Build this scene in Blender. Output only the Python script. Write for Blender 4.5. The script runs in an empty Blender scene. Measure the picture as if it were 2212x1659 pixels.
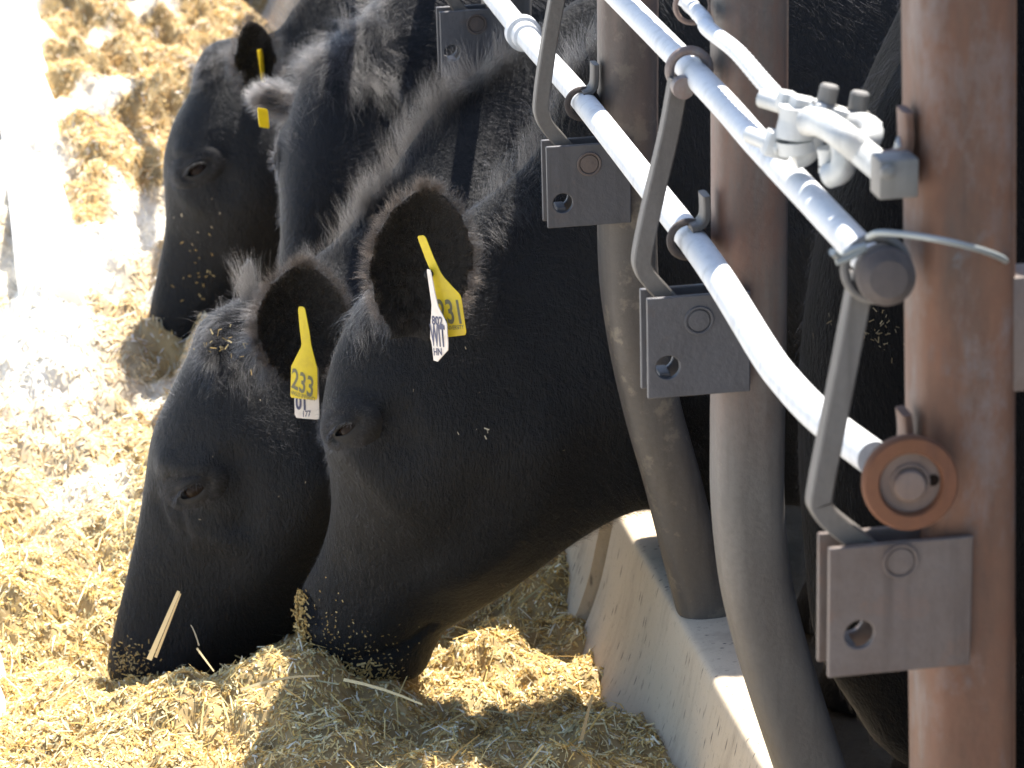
import bpy, bmesh, math, random
import numpy as np
from mathutils import Vector, Matrix, noise as mnoise

scene = bpy.context.scene
col = scene.collection
rng = np.random.default_rng(7)
random.seed(7)

# ------------------------------------------------------------------ camera
# world: X across the fence (towards the pen), Y along the fence (away), Z up
FPX, CX, CY = 7000.0, 1106.0, 829.5          # focal length in units of a 2212 px wide frame
CAM = np.array([-0.825, 0.0, 1.82])
_y = np.array([-.1857, .343, -1.0]); _y /= np.linalg.norm(_y)
_z = np.array([-.0714, 2.877, 1.0]); _z -= _y * (_z @ _y); _z /= np.linalg.norm(_z)
_x = np.cross(_y, _z)
M3 = np.array([_x, _y, _z])                  # rows: world axes in camera coordinates

cd = bpy.data.cameras.new('camera')
cam = bpy.data.objects.new('camera', cd); col.objects.link(cam)
cd.sensor_width = 36.0
cd.lens = 36.0 * FPX / 2212.0
cd.clip_start = 0.05; cd.clip_end = 3000.0
mw = Matrix.Identity(4)
for i in range(3):
    for j in range(3):
        mw[i][j] = M3[i, j]
    mw[i][3] = CAM[i]
cam.matrix_world = mw
cd.dof.use_dof = True
cd.dof.focus_distance = 4.05
cd.dof.aperture_fstop = 11.5
scene.camera = cam

# ------------------------------------------------------------------ sky, sun, exposure
SUN_EL, SUN_AZ = math.radians(64.0), math.radians(42.0)   # azimuth from +Y towards +X
w = bpy.data.worlds.new('World'); scene.world = w; w.use_nodes = True
nt = w.node_tree; nt.nodes.clear()
sky = nt.nodes.new('ShaderNodeTexSky'); sky.sky_type = 'NISHITA'; sky.sun_disc = False
sky.sun_elevation = SUN_EL; sky.sun_rotation = SUN_AZ
bg = nt.nodes.new('ShaderNodeBackground'); bg.inputs['Strength'].default_value = 0.11
wo = nt.nodes.new('ShaderNodeOutputWorld')
nt.links.new(sky.outputs[0], bg.inputs[0]); nt.links.new(bg.outputs[0], wo.inputs[0])

sl = bpy.data.lights.new('sun', 'SUN'); sl.energy = 5.0; sl.angle = math.radians(0.53)
sl.color = (1.0, 0.95, 0.87)
so = bpy.data.objects.new('sun', sl); col.objects.link(so)
sdir = Vector((math.sin(SUN_AZ) * math.cos(SUN_EL), math.cos(SUN_AZ) * math.cos(SUN_EL), math.sin(SUN_EL)))
so.rotation_euler = sdir.to_track_quat('Z', 'Y').to_euler()
so.location = (3, 5, 6)
vs = scene.view_settings
vs.view_transform = 'Standard'; vs.look = 'None'; vs.gamma = 1.0; vs.exposure = 1.9
scene.view_settings.use_curve_mapping = False
scene.cycles.max_bounces = 8
scene.cycles.use_denoising = True

# ------------------------------------------------------------------ helpers
def ray(px, py):
    c = np.array([(px - CX) / FPX, -(py - CY) / FPX, -1.0])
    return M3 @ c

def atY(px, py, Y):
    d = ray(px, py); return CAM + d * ((Y - CAM[1]) / d[1])

def atX(px, py, X):
    d = ray(px, py); return CAM + d * ((X - CAM[0]) / d[0])

def atZ(px, py, Z):
    d = ray(px, py); return CAM + d * ((Z - CAM[2]) / d[2])

def proj(P):
    c = (np.asarray(P) - CAM) @ M3           # camera coordinates
    D = -c[..., 2]
    return CX + FPX * c[..., 0] / D, CY - FPX * c[..., 1] / D, D

def tag(o, label=None, cat=None, group=None, kind=None):
    if label: o['label'] = label
    if cat: o['category'] = cat
    if group: o['group'] = group
    if kind: o['kind'] = kind
    return o

def empty(name, loc=(0, 0, 0)):
    o = bpy.data.objects.new(name, None); col.objects.link(o); o.location = loc
    o.empty_display_size = 0.05
    return o

def link(name, me, mat=None, parent=None, smooth=True):
    o = bpy.data.objects.new(name, me); col.objects.link(o)
    if mat is not None:
        me.materials.append(mat)
    if smooth and len(me.polygons):
        me.polygons.foreach_set('use_smooth', [True] * len(me.polygons))
    if parent is not None:
        o.parent = parent
        o.matrix_parent_inverse = Matrix.Translation(parent.location).inverted()
    return o

class MB:
    """collects simple shapes into one mesh"""
    def __init__(s):
        s.v, s.f = [], []
    def add(s, V, F):
        b = len(s.v); s.v += [tuple(map(float, p)) for p in V]; s.f += [tuple(i + b for i in f) for f in F]
    def box(s, c, ax, ay, az, bev=0.0):
        c, ax, ay, az = map(np.asarray, (c, ax, ay, az))
        bm = bmesh.new()
        bmesh.ops.create_cube(bm, size=2.0)
        lx, ly, lz = [np.linalg.norm(a) for a in (ax, ay, az)]
        for v in bm.verts:
            v.co = Vector((v.co.x * lx, v.co.y * ly, v.co.z * lz))
        if bev > 0:
            bmesh.ops.bevel(bm, geom=list(bm.edges), offset=bev, segments=2, affect='EDGES', profile=0.5)
        R = np.array([ax / lx, ay / ly, az / lz])
        V = [c + np.array(v.co) @ R for v in bm.verts]
        bm.verts.index_update()
        s.add(V, [[v.index for v in f.verts] for f in bm.faces]); bm.free()
    def sweep(s, pts, sec, up=(0, 0, 1), cap=True, scales=None, roundcap=False):
        """sec: list of (a, b) in the plane across the path"""
        pts = [np.asarray(p, float) for p in pts]
        n = len(sec); up = np.asarray(up, float)
        rings = []
        for i, p in enumerate(pts):
            t = pts[min(i + 1, len(pts) - 1)] - pts[max(i - 1, 0)]
            t /= np.linalg.norm(t)
            a = np.cross(up, t)
            if np.linalg.norm(a) < 1e-6: a = np.cross((1, 0, 0), t)
            a /= np.linalg.norm(a); b = np.cross(t, a)
            k = 1.0 if scales is None else scales[i]
            rings.append([p + a * q[0] * k + b * q[1] * k for q in sec])
        V = [v for r in rings for v in r]; F = []
        for i in range(len(pts) - 1):
            for j in range(n):
                F.append((i * n + j, i * n + (j + 1) % n, (i + 1) * n + (j + 1) % n, (i + 1) * n + j))
        if cap:
            F.append(tuple(range(n))[::-1]); F.append(tuple((len(pts) - 1) * n + j for j in range(n)))
        s.add(V, F)
    def tube(s, pts, r, n=16, **k):
        s.sweep(pts, circ(r, n), **k)
    def disc(s, c, axis, prof, n=40):
        """lathe: prof list of (radius, distance along axis)"""
        axis = np.array(axis, float); axis /= np.linalg.norm(axis)
        a = np.cross(axis, (0, 0, 1));
        if np.linalg.norm(a) < 1e-3: a = np.cross(axis, (1, 0, 0))
        a /= np.linalg.norm(a); b = np.cross(axis, a); c = np.asarray(c, float)
        V, F = [], []
        for r, h in prof:
            for j in range(n):
                t = 2 * math.pi * j / n
                V.append(c + axis * h + (a * math.cos(t) + b * math.sin(t)) * r)
        for i in range(len(prof) - 1):
            for j in range(n):
                F.append((i * n + j, i * n + (j + 1) % n, (i + 1) * n + (j + 1) % n, (i + 1) * n + j))
        F.append(tuple(range(n))[::-1]); F.append(tuple((len(prof) - 1) * n + j for j in range(n)))
        s.add(V, F)
    def torus(s, c, axis, R, r, n=40, m=10):
        axis = np.array(axis, float); axis /= np.linalg.norm(axis)
        a = np.cross(axis, (0, 0, 1)); a /= np.linalg.norm(a); b = np.cross(axis, a); c = np.asarray(c, float)
        V, F = [], []
        for i in range(n):
            t = 2 * math.pi * i / n; d = a * math.cos(t) + b * math.sin(t)
            for j in range(m):
                u = 2 * math.pi * j / m
                V.append(c + d * (R + r * math.cos(u)) + axis * r * math.sin(u))
        for i in range(n):
            for j in range(m):
                F.append((i * m + j, i * m + (j + 1) % m, ((i + 1) % n) * m + (j + 1) % m, ((i + 1) % n) * m + j))
        s.add(V, F)
    def mesh(s, name):
        me = bpy.data.meshes.new(name); me.from_pydata(s.v, [], s.f); me.update()
        bm = bmesh.new(); bm.from_mesh(me); bmesh.ops.recalc_face_normals(bm, faces=bm.faces); bm.to_mesh(me); bm.free()
        return me
    def build(s, name, mat, parent=None, smooth=True, sharp=35):
        me = s.mesh(name); o = link(name, me, mat, parent, smooth)
        if smooth and sharp:
            me.set_sharp_from_angle(angle=math.radians(sharp))
        return o

def circ(r, n=16, sq=1.0, ry=None):
    out = []
    ry = r if ry is None else ry
    for j in range(n):
        t = 2 * math.pi * (j + .5) / n
        c, q = math.cos(t), math.sin(t)
        out.append((r * math.copysign(abs(c) ** sq, c), ry * math.copysign(abs(q) ** sq, q)))
    return out

def cr(P, k=8):
    """Catmull-Rom through the rows of P"""
    P = np.asarray(P, float); out = []
    Q = np.vstack([2 * P[0] - P[1], P, 2 * P[-1] - P[-2]])
    for i in range(1, len(Q) - 2):
        for j in range(k):
            t = j / k
            out.append(.5 * ((2 * Q[i]) + (-Q[i - 1] + Q[i + 1]) * t + (2 * Q[i - 1] - 5 * Q[i] + 4 * Q[i + 1] - Q[i + 2]) * t * t
                             + (-Q[i - 1] + 3 * Q[i] - 3 * Q[i + 1] + Q[i + 2]) * t ** 3))
    out.append(P[-1])
    return np.array(out)

def vnoise2(x, y, seed=0):
    r = np.random.default_rng(seed); T = r.random((64, 64))
    xi, yi = np.floor(x).astype(int), np.floor(y).astype(int)
    fx, fy = x - xi, y - yi
    fx = fx * fx * (3 - 2 * fx); fy = fy * fy * (3 - 2 * fy)
    g = lambda a, b: T[a % 64, b % 64]
    return (g(xi, yi) * (1 - fx) + g(xi + 1, yi) * fx) * (1 - fy) + (g(xi, yi + 1) * (1 - fx) + g(xi + 1, yi + 1) * fx) * fy

# ------------------------------------------------------------------ materials
def mat(name):
    m = bpy.data.materials.new(name); m.use_nodes = True
    n = m.node_tree.nodes; l = m.node_tree.links
    return m, n, l, n['Principled BSDF']

def mixrgb(n, l, fac, a, b):
    x = n.new('ShaderNodeMix'); x.data_type = 'RGBA'
    if hasattr(fac, 'links'): l.new(fac, x.inputs[0])
    else: x.inputs[0].default_value = fac
    for s, v in ((6, a), (7, b)):
        if hasattr(v, 'links'): l.new(v, x.inputs[s])
        else: x.inputs[s].default_value = (*v, 1)
    return x.outputs[2]

def tnoise(n, l, scale, detail=5, rough=.6, coord=None, vec=(1, 1, 1)):
    t = n.new('ShaderNodeTexNoise'); t.inputs['Scale'].default_value = scale
    t.inputs['Detail'].default_value = detail; t.inputs['Roughness'].default_value = rough
    if coord is None:
        tc = n.new('ShaderNodeTexCoord'); coord = tc.outputs['Object']
    mp = n.new('ShaderNodeMapping'); mp.inputs['Scale'].default_value = vec
    l.new(coord, mp.inputs[0]); l.new(mp.outputs[0], t.inputs['Vector'])
    return t.outputs['Fac']

def ramp(n, l, fac, stops):
    r = n.new('ShaderNodeValToRGB'); l.new(fac, r.inputs[0])
    e = r.color_ramp.elements
    while len(e) < len(stops): e.new(.5)
    for k, (p, c) in zip(e, stops):
        k.position = p; k.color = (*c, 1) if len(c) == 3 else c
    return r.outputs[0]

def bump(n, l, p, h, strength=.3, dist=.002):
    b = n.new('ShaderNodeBump'); b.inputs['Strength'].default_value = strength; b.inputs['Distance'].default_value = dist
    l.new(h, b.inputs['Height']); l.new(b.outputs[0], p.inputs['Normal'])

def m_coat(name, base, base2, spec=.16):
    m, n, l, p = mat(name)
    f = tnoise(n, l, 9, 4, .6)
    g = tnoise(n, l, 160, 4, .7, vec=(1, 1, .45))
    c = mixrgb(n, l, f, base, base2)
    l.new(c, p.inputs['Base Color'])
    p.inputs['Roughness'].default_value = .62
    p.inputs['Specular IOR Level'].default_value = spec
    p.inputs['Sheen Weight'].default_value = .015
    p.inputs['Sheen Roughness'].default_value = .4
    g2 = tnoise(n, l, 26, 5, .6, vec=(1, 1, .7)); g3 = tnoise(n, l, 420, 2, .6, vec=(1, 1, .3))
    s1 = n.new('ShaderNodeMath'); s1.operation = 'MULTIPLY_ADD'; l.new(g2, s1.inputs[0]); s1.inputs[1].default_value = 1.6; l.new(g, s1.inputs[2])
    s2 = n.new('ShaderNodeMath'); s2.operation = 'MULTIPLY_ADD'; l.new(g3, s2.inputs[0]); s2.inputs[1].default_value = .5; l.new(s1.outputs[0], s2.inputs[2])
    bump(n, l, p, s2.outputs[0], .7, .006)
    return m
M_COAT = m_coat('black_coat', (.0070, .0072, .0080), (.0105, .0102, .0104))
M_COATB = m_coat('blueblack_coat', (.0075, .008, .0098), (.011, .011, .0122))

def m_hair(name, c, rough=.3, ior=1.55):
    m, n, l, p = mat(name)
    h = n.new('ShaderNodeBsdfHairPrincipled'); h.parametrization = 'COLOR'
    h.inputs['Color'].default_value = (*c, 1)
    h.inputs['Roughness'].default_value = rough; h.inputs['Radial Roughness'].default_value = .5
    h.inputs['IOR'].default_value = ior
    h.inputs['Random Roughness'].default_value = .3
    n.remove(p); l.new(h.outputs[0], n['Material Output'].inputs['Surface'])
    return m
M_HAIR = m_hair('coat_hair', (.009, .009, .0105), .45, 1.28)
M_TUFT = m_hair('tuft_hair', (.012, .011, .0108), .34, 1.42)
M_EARHAIR = m_hair('ear_hair', (.011, .008, .0062), .38, 1.36)
M_PALEHAIR = m_hair('pale_ear_hair', (.020, .019, .019), .38)
M_INEAR = m_hair('inner_ear_hair', (.009, .007, .006), .4, 1.3)

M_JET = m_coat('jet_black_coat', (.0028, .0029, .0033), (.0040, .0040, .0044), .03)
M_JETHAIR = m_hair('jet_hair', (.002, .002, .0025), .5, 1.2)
m, n, l, p = mat('eyeball'); M_EYE = m
p.inputs['Base Color'].default_value = (.010, .0065, .005, 1); p.inputs['Roughness'].default_value = .18; p.inputs['Specular IOR Level'].default_value = .035
m, n, l, p = mat('eyelid'); M_LID = m
p.inputs['Base Color'].default_value = (.0085, .0078, .0076, 1); p.inputs['Roughness'].default_value = .7; p.inputs['Specular IOR Level'].default_value = .2
bump(n, l, p, tnoise(n, l, 300, 3), .4, .001)

def m_steel(name, stops, scale=14, vec=(1, 1, .25), rough=.6, metal=.25, spots=None):
    m, n, l, p = mat(name)
    f = tnoise(n, l, scale, 8, .65, vec=vec)
    c = ramp(n, l, f, stops)
    f2 = tnoise(n, l, 120, 4, .7)
    c = mixrgb(n, l, ramp(n, l, f2, [(.42, (0, 0, 0)), (.70, (.6, .6, .6))]), c, stops[0][1])
    if spots:
        f3 = tnoise(n, l, spots[0], 6, .7)
        c = mixrgb(n, l, ramp(n, l, f3, [(spots[1], (0, 0, 0)), (spots[1] + .08, (.8, .8, .8))]), c, spots[2])
    # long scuffs and blotches
    f4 = tnoise(n, l, 5, 6, .75, vec=(1, 1, .5)); f5 = tnoise(n, l, 60, 3, .6, vec=(1, 1, .06))
    c = mixrgb(n, l, ramp(n, l, f4, [(.35, (0, 0, 0)), (.7, (.7, .7, .7))]), c, stops[-1][1])
    c = mixrgb(n, l, ramp(n, l, f5, [(.52, (0, 0, 0)), (.8, (.55, .55, .55))]), c, tuple(q * .5 for q in stops[0][1]))
    l.new(c, p.inputs['Base Color'])
    rr = ramp(n, l, f4, [(.3, (rough - .14,) * 3), (.7, (min(rough + .14, 1),) * 3)]); l.new(rr, p.inputs['Roughness'])
    p.inputs['Metallic'].default_value = metal
    bump(n, l, p, f2, .5, .0015)
    return m
M_STEEL = m_steel('weathered_steel', [(.30, (0.0602, 0.0499, 0.0426)), (.5, (0.0831, 0.0730, 0.0646)), (.7, (0.1026, 0.0934, 0.0833))], spots=(30, .68, (0.1486, 0.1354, 0.1089)))
M_STEELR = m_steel('rust_tinged_steel', [(.28, (0.1200, 0.0600, 0.0420)), (.45, (0.1470, 0.0960, 0.0750)), (.6, (0.1380, 0.1110, 0.0990)), (.75, (0.1620, 0.1500, 0.1440))], scale=9)
M_STEEL2 = m_steel('steel_rusting_from_the_top', [(.30, (0.0589, 0.0488, 0.0416)), (.5, (0.0812, 0.0714, 0.0632)), (.7, (0.1003, 0.0913, 0.0815))], spots=(30, .68, (0.1453, 0.1324, 0.1065)))
def rust_top(m, z0, z1, ca, cb, sc=12, vz=.22, bias=-1.3):
    n = m.node_tree.nodes; l = m.node_tree.links; p = n['Principled BSDF']
    old = p.inputs['Base Color'].links[0].from_socket
    tc = n.new('ShaderNodeTexCoord'); sp = n.new('ShaderNodeSeparateXYZ'); l.new(tc.outputs['Object'], sp.inputs[0])
    mr = n.new('ShaderNodeMapRange'); mr.inputs['From Min'].default_value = z0; mr.inputs['From Max'].default_value = z1
    l.new(sp.outputs['Z'], mr.inputs[0])
    f = tnoise(n, l, sc, 8, .75, vec=(1, 1, vz))
    ad = n.new('ShaderNodeMath'); ad.operation = 'MULTIPLY_ADD'; l.new(f, ad.inputs[0]); ad.inputs[1].default_value = 4.0; ad.inputs[2].default_value = bias
    mu = n.new('ShaderNodeMath'); mu.operation = 'MULTIPLY'; mu.use_clamp = True; l.new(ad.outputs[0], mu.inputs[0]); l.new(mr.outputs[0], mu.inputs[1])
    f2 = tnoise(n, l, 45, 4, .7)
    l.new(mixrgb(n, l, mu.outputs[0], old, mixrgb(n, l, f2, ca, cb)), p.inputs['Base Color'])
rust_top(M_STEEL2, .55, .85, (.115, .048, .030), (.125, .078, .056))
M_STEEL3 = m_steel('steel_with_mud_splashes', [(.30, (0.0492, 0.0392, 0.0330)), (.5, (0.0708, 0.0607, 0.0525)), (.7, (0.0893, 0.0785, 0.0683))], spots=(26, .555, (0.1662, 0.1392, 0.1044)))
rust_top(M_STEEL3, .60, .95, (.095, .055, .042), (.12, .085, .07))
M_RUST = m_steel('rusty_steel', [(.28, (0.0493, 0.0181, 0.0079)), (.45, (0.0667, 0.0292, 0.0128)), (.6, (0.0609, 0.0334, 0.0203)), (.78, (0.0783, 0.0584, 0.0471))], scale=11, rough=.7, spots=(15, .56, (0.0864, 0.1035, 0.1152)))
rust_top(M_RUST, -3, -2, (.105, .040, .019), (.120, .062, .036))
rust_top(M_RUST, -3, -2, (.165, .148, .142), (.10, .078, .07), 17, .45, -2.0)
M_PLATE = m_steel('bracket_steel', [(.3, (0.0508, 0.0468, 0.0483)), (.5, (0.0653, 0.0625, 0.0655)), (.7, (0.0756, 0.0733, 0.0776))], scale=20, vec=(1, 1, 1), rough=.5, metal=.35, spots=(26, .60, (.085, .062, .050)))
M_PLATER = m_steel('rusty_bracket_steel', [(.3, (0.0685, 0.0445, 0.0347)), (.5, (0.0856, 0.0635, 0.0531)), (.7, (0.0985, 0.0783, 0.0694))], scale=16, vec=(1, 1, 1), rough=.6, metal=.25, spots=(22, .57, (.10, .058, .040)))
M_DISC = m_steel('orange_rust', [(.3, (0.0814, 0.0217, 0.0044)), (.5, (0.1031, 0.0307, 0.0069)), (.7, (0.0895, 0.0343, 0.0099))], scale=25, vec=(1, 1, 1), rough=.8, metal=0)
M_HUB = m_steel('dull_rust', [(.3, (.085, .050, .034)), (.5, (.12, .072, .05)), (.7, (.11, .085, .07))], scale=30, vec=(1, 1, 1), rough=.85, metal=0)
M_DARKR = m_steel('dark_rust', [(.3, (0.0348, 0.0246, 0.0203)), (.5, (0.0493, 0.0348, 0.0290)), (.7, (0.0580, 0.0464, 0.0406))], scale=40, vec=(1, 1, 1), rough=.75, metal=.1)
M_GALV = m_steel('galvanised_pipe', [(.3, (0.3828, 0.3828, 0.3828)), (.5, (0.4488, 0.4488, 0.4488)), (.7, (0.5016, 0.5016, 0.4950))], scale=30, vec=(1, .3, 1), rough=.6, metal=.08)
M_CLAMP = m_steel('zinc_clamp', [(.3, (0.2940, 0.2940, 0.2800)), (.5, (0.3850, 0.3850, 0.3640)), (.7, (0.4620, 0.4550, 0.4340))], scale=60, vec=(1, 1, 1), rough=.6, metal=.3)
M_NUT = m_steel('grey_nut', [(.3, (0.0924, 0.0840, 0.0756)), (.6, (0.1386, 0.1302, 0.1176))], scale=60, vec=(1, 1, 1), rough=.55, metal=.3)

def m_concrete(name, a, b, streak=True):
    m, n, l, p = mat(name)
    f = tnoise(n, l, 6, 8, .65); g = tnoise(n, l, 240, 3, .6)
    c = mixrgb(n, l, f, a, b)
    # small elongated pits running down the face
    v = n.new('ShaderNodeTexVoronoi'); v.feature = 'F1'; v.inputs['Scale'].default_value = 62
    tc = n.new('ShaderNodeTexCoord'); mp = n.new('ShaderNodeMapping')
    mp.inputs['Scale'].default_value = (1, 1.7, .24); mp.inputs['Rotation'].default_value = (.12, 0, 0)
    l.new(tc.outputs['Object'], mp.inputs[0]); l.new(mp.outputs[0], v.inputs['Vector'])
    pits = ramp(n, l, v.outputs['Distance'], [(.13, (1, 1, 1)), (.23, (0, 0, 0))])
    f2 = tnoise(n, l, 22, 3, .6)
    gate = n.new('ShaderNodeMath'); gate.operation = 'MULTIPLY'
    l.new(pits, gate.inputs[0]); l.new(ramp(n, l, f2, [(.42, (0, 0, 0)), (.56, (1, 1, 1))]), gate.inputs[1])
    if streak:
        c = mixrgb(n, l, gate.outputs[0], c, (.09, .075, .06))
        st_ = tnoise(n, l, 9, 7, .75, vec=(1, 1.6, .35))
        c = mixrgb(n, l, ramp(n, l, st_, [(.48, (0, 0, 0)), (.72, (.6, .6, .6))]), c, (.25, .195, .135))
        sp_ = tnoise(n, l, 170, 3, .7)
        c = mixrgb(n, l, ramp(n, l, sp_, [(.60, (0, 0, 0)), (.72, (.5, .5, .5))]), c, (.2, .16, .12))
    l.new(c, p.inputs['Base Color']); p.inputs['Roughness'].default_value = .85
    bump(n, l, p, g, .35, .0015)
    return m
M_CONC = m_concrete('pitted_concrete', (.43, .335, .225), (.52, .425, .31))
M_CURB = m_concrete('pale_concrete', (.62, .60, .57), (.70, .69, .66), False)
M_APRON = m_concrete('apron_concrete', (.55, .53, .49), (.64, .62, .59), False)

m, n, l, p = mat('pen_dirt'); M_DIRT = m
f = tnoise(n, l, 7, 8, .7)
l.new(ramp(n, l, f, [(.3, (.03, .024, .018)), (.7, (.07, .055, .04))]), p.inputs['Base Color'])
p.inputs['Roughness'].default_value = .95; bump(n, l, p, f, .8, .03)

m, n, l, p = mat('straw'); M_HAY = m
at = n.new('ShaderNodeAttribute'); at.attribute_name = 'col'
l.new(at.outputs['Color'], p.inputs['Base Color'])
p.inputs['Roughness'].default_value = .8; p.inputs['Specular IOR Level'].default_value = .12
tr = n.new('ShaderNodeBsdfTranslucent'); l.new(at.outputs['Color'], tr.inputs['Color'])
mx = n.new('ShaderNodeMixShader'); mx.inputs[0].default_value = .28
l.new(p.outputs[0], mx.inputs[1]); l.new(tr.outputs[0], mx.inputs[2]); l.new(mx.outputs[0], n['Material Output'].inputs['Surface'])

def m_tag(name, c, c2):
    m, n, l, p = mat(name)
    f = tnoise(n, l, 70, 6, .7)
    l.new(mixrgb(n, l, ramp(n, l, f, [(.45, (0, 0, 0)), (.8, (.7, .7, .7))]), c, c2), p.inputs['Base Color'])
    p.inputs['Roughness'].default_value = .42
    p.inputs['Subsurface Weight'].default_value = 0.0
    tr = n.new('ShaderNodeBsdfTranslucent'); tr.inputs['Color'].default_value = (*c, 1)
    mx = n.new('ShaderNodeMixShader'); mx.inputs[0].default_value = .25
    l.new(p.outputs[0], mx.inputs[1]); l.new(tr.outputs[0], mx.inputs[2]); l.new(mx.outputs[0], n['Material Output'].inputs['Surface'])
    return m
M_YEL = m_tag('yellow_plastic', (.80, .60, .015), (.55, .36, .03))
M_WHT = m_tag('white_plastic', (.72, .64, .56), (.5, .4, .3))
m, n, l, p = mat('tag_ink'); M_INK = m
p.inputs['Base Color'].default_value = (.13, .115, .05, 1); p.inputs['Roughness'].default_value = .5
m, n, l, p = mat('tag_pen'); M_PEN = m
p.inputs['Base Color'].default_value = (.045, .045, .085, 1); p.inputs['Roughness'].default_value = .6
m, n, l, p = mat('wire'); M_WIRE = m
p.inputs['Base Color'].default_value = (.22, .23, .22, 1); p.inputs['Metallic'].default_value = .5; p.inputs['Roughness'].default_value = .5

# ------------------------------------------------------------------ setting
def sheet(name, x0, x1, y0, y1, z, m):
    b = MB(); b.add([(x0, y0, z), (x1, y0, z), (x1, y1, z), (x0, y1, z)], [(0, 1, 2, 3)])
    return tag(b.build(name, m), kind='structure')
sheet('ground', -400, 400, -400, 400, -.46, M_DIRT)
sheet('pen_floor', .15, 14, -6, 40, -.42, M_DIRT)
sheet('road', -12, -.70, -8, 60, -.23, M_APRON)

# feed bunk wall: segments of one cross-section swept along the fence
WALL = [(.165, -.45), (.165, .035), (.152, .05), (.085, .05), (.073, .0475), (.067, .038), (.060, .005), (.040, -.08), (.008, -.155), (-.05, -.225), (-.14, -.28), (-.30, -.32), (-.30, -.45)]
def wall_segment(y0, y1, dx, label):
    b = MB(); P = cr(WALL[3:12], 4); prof = WALL[:3] + [tuple(q) for q in P] + WALL[12:]
    n_ = len(prof); V = []; F = []
    ys = np.linspace(y0, y1, max(2, int((y1 - y0) / .05)))
    for y in ys:
        for q in prof: V.append((q[0] + dx, y, q[1]))
    for i in range(len(ys) - 1):
        for j in range(n_):
            F.append((i * n_ + j, i * n_ + (j + 1) % n_, (i + 1) * n_ + (j + 1) % n_, (i + 1) * n_ + j))
    F.append(tuple(range(n_))); F.append(tuple((len(ys) - 1) * n_ + j for j in range(n_))[::-1])
    b.add(V, F)
    return tag(b.build('feed_bunk_wall', M_CONC, sharp=50), label, 'concrete wall', 'concrete wall segments of the feed bunk')
wall_segment(1.2, 4.43, 0, 'pitted concrete bunk wall segment under the curved steel posts, nearest the camera')
wall_segment(4.45, 7.5, -.014, 'concrete bunk wall segment behind the open joint, mostly hidden by the cows')
wall_segment(7.52, 13, -.004, 'far pale concrete bunk wall segment at the top edge beyond the farthest cow')

def floor_slab():
    b = MB(); b.box((-.6, 6.5, -.40), (.32, 0, 0), (0, 6.5, 0), (0, 0, .06))
    return tag(b.build('trough_floor', M_CURB, smooth=False), kind='structure')
floor_slab()
def curb(y0, y1, x0, x1, ztop, label):
    prof = [(x0, -.45), (x0, ztop - .012), (x0 + .012, ztop), (x1 - .03, ztop), (x1, ztop - .02), (x1 + .05, ztop - .16), (x1 + .12, -.30), (x1 + .12, -.45)]
    b = MB(); k = len(prof)
    V = [(q[0], y, q[1]) for y in (y0, y1) for q in prof]
    F = [(j, (j + 1) % k, k + (j + 1) % k, k + j) for j in range(k)] + [tuple(range(k)), tuple(range(k, 2 * k))[::-1]]
    b.add(V, F)
    return tag(b.build('concrete_curb', M_CURB, sharp=40), label, 'curb', 'low concrete curbs along the road side of the trough')

curb(-2, 6.12, -1.05, -.878, -.09, 'long white sunlit concrete curb along the left edge beside the near hay')
curb(6.16, 14, -.772, -.655, -.07, 'far white concrete curb with a dark shaded outer side, at the upper left')

# ------------------------------------------------------------------ fence
FY = [2.49, 3.22, 4.03, 4.93, 5.80, 6.66]
def bent(points, Y, k=6):
    return cr([atY(px, py, Y) for px, py in points], k)
P3 = [atY(*q, FY[2]) for q in [(1356, -560), (1356, 0), (1356, 300), (1356, 560), (1374, 720), (1408, 880), (1450, 1030), (1488, 1180), (1524, 1320)]]
P2 = [atY(*q, FY[1]) for q in [(1618, -440), (1618, 0), (1618, 600), (1614, 950), (1615, 1090), (1630, 1240), (1656, 1360), (1694, 1490), (1756, 1680), (1822, 1890)]]
P1 = [atY(*q, FY[0]) for q in [(2067, -170), (2070, 0), (2073, 800), (2078, 1659), (2085, 2700)]]
fence = tag(empty('headlock_fence', (0, 3.2, .05)), 'rusty steel headlock fence with upright posts, plate brackets and bent latch bars', 'fence')

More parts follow.
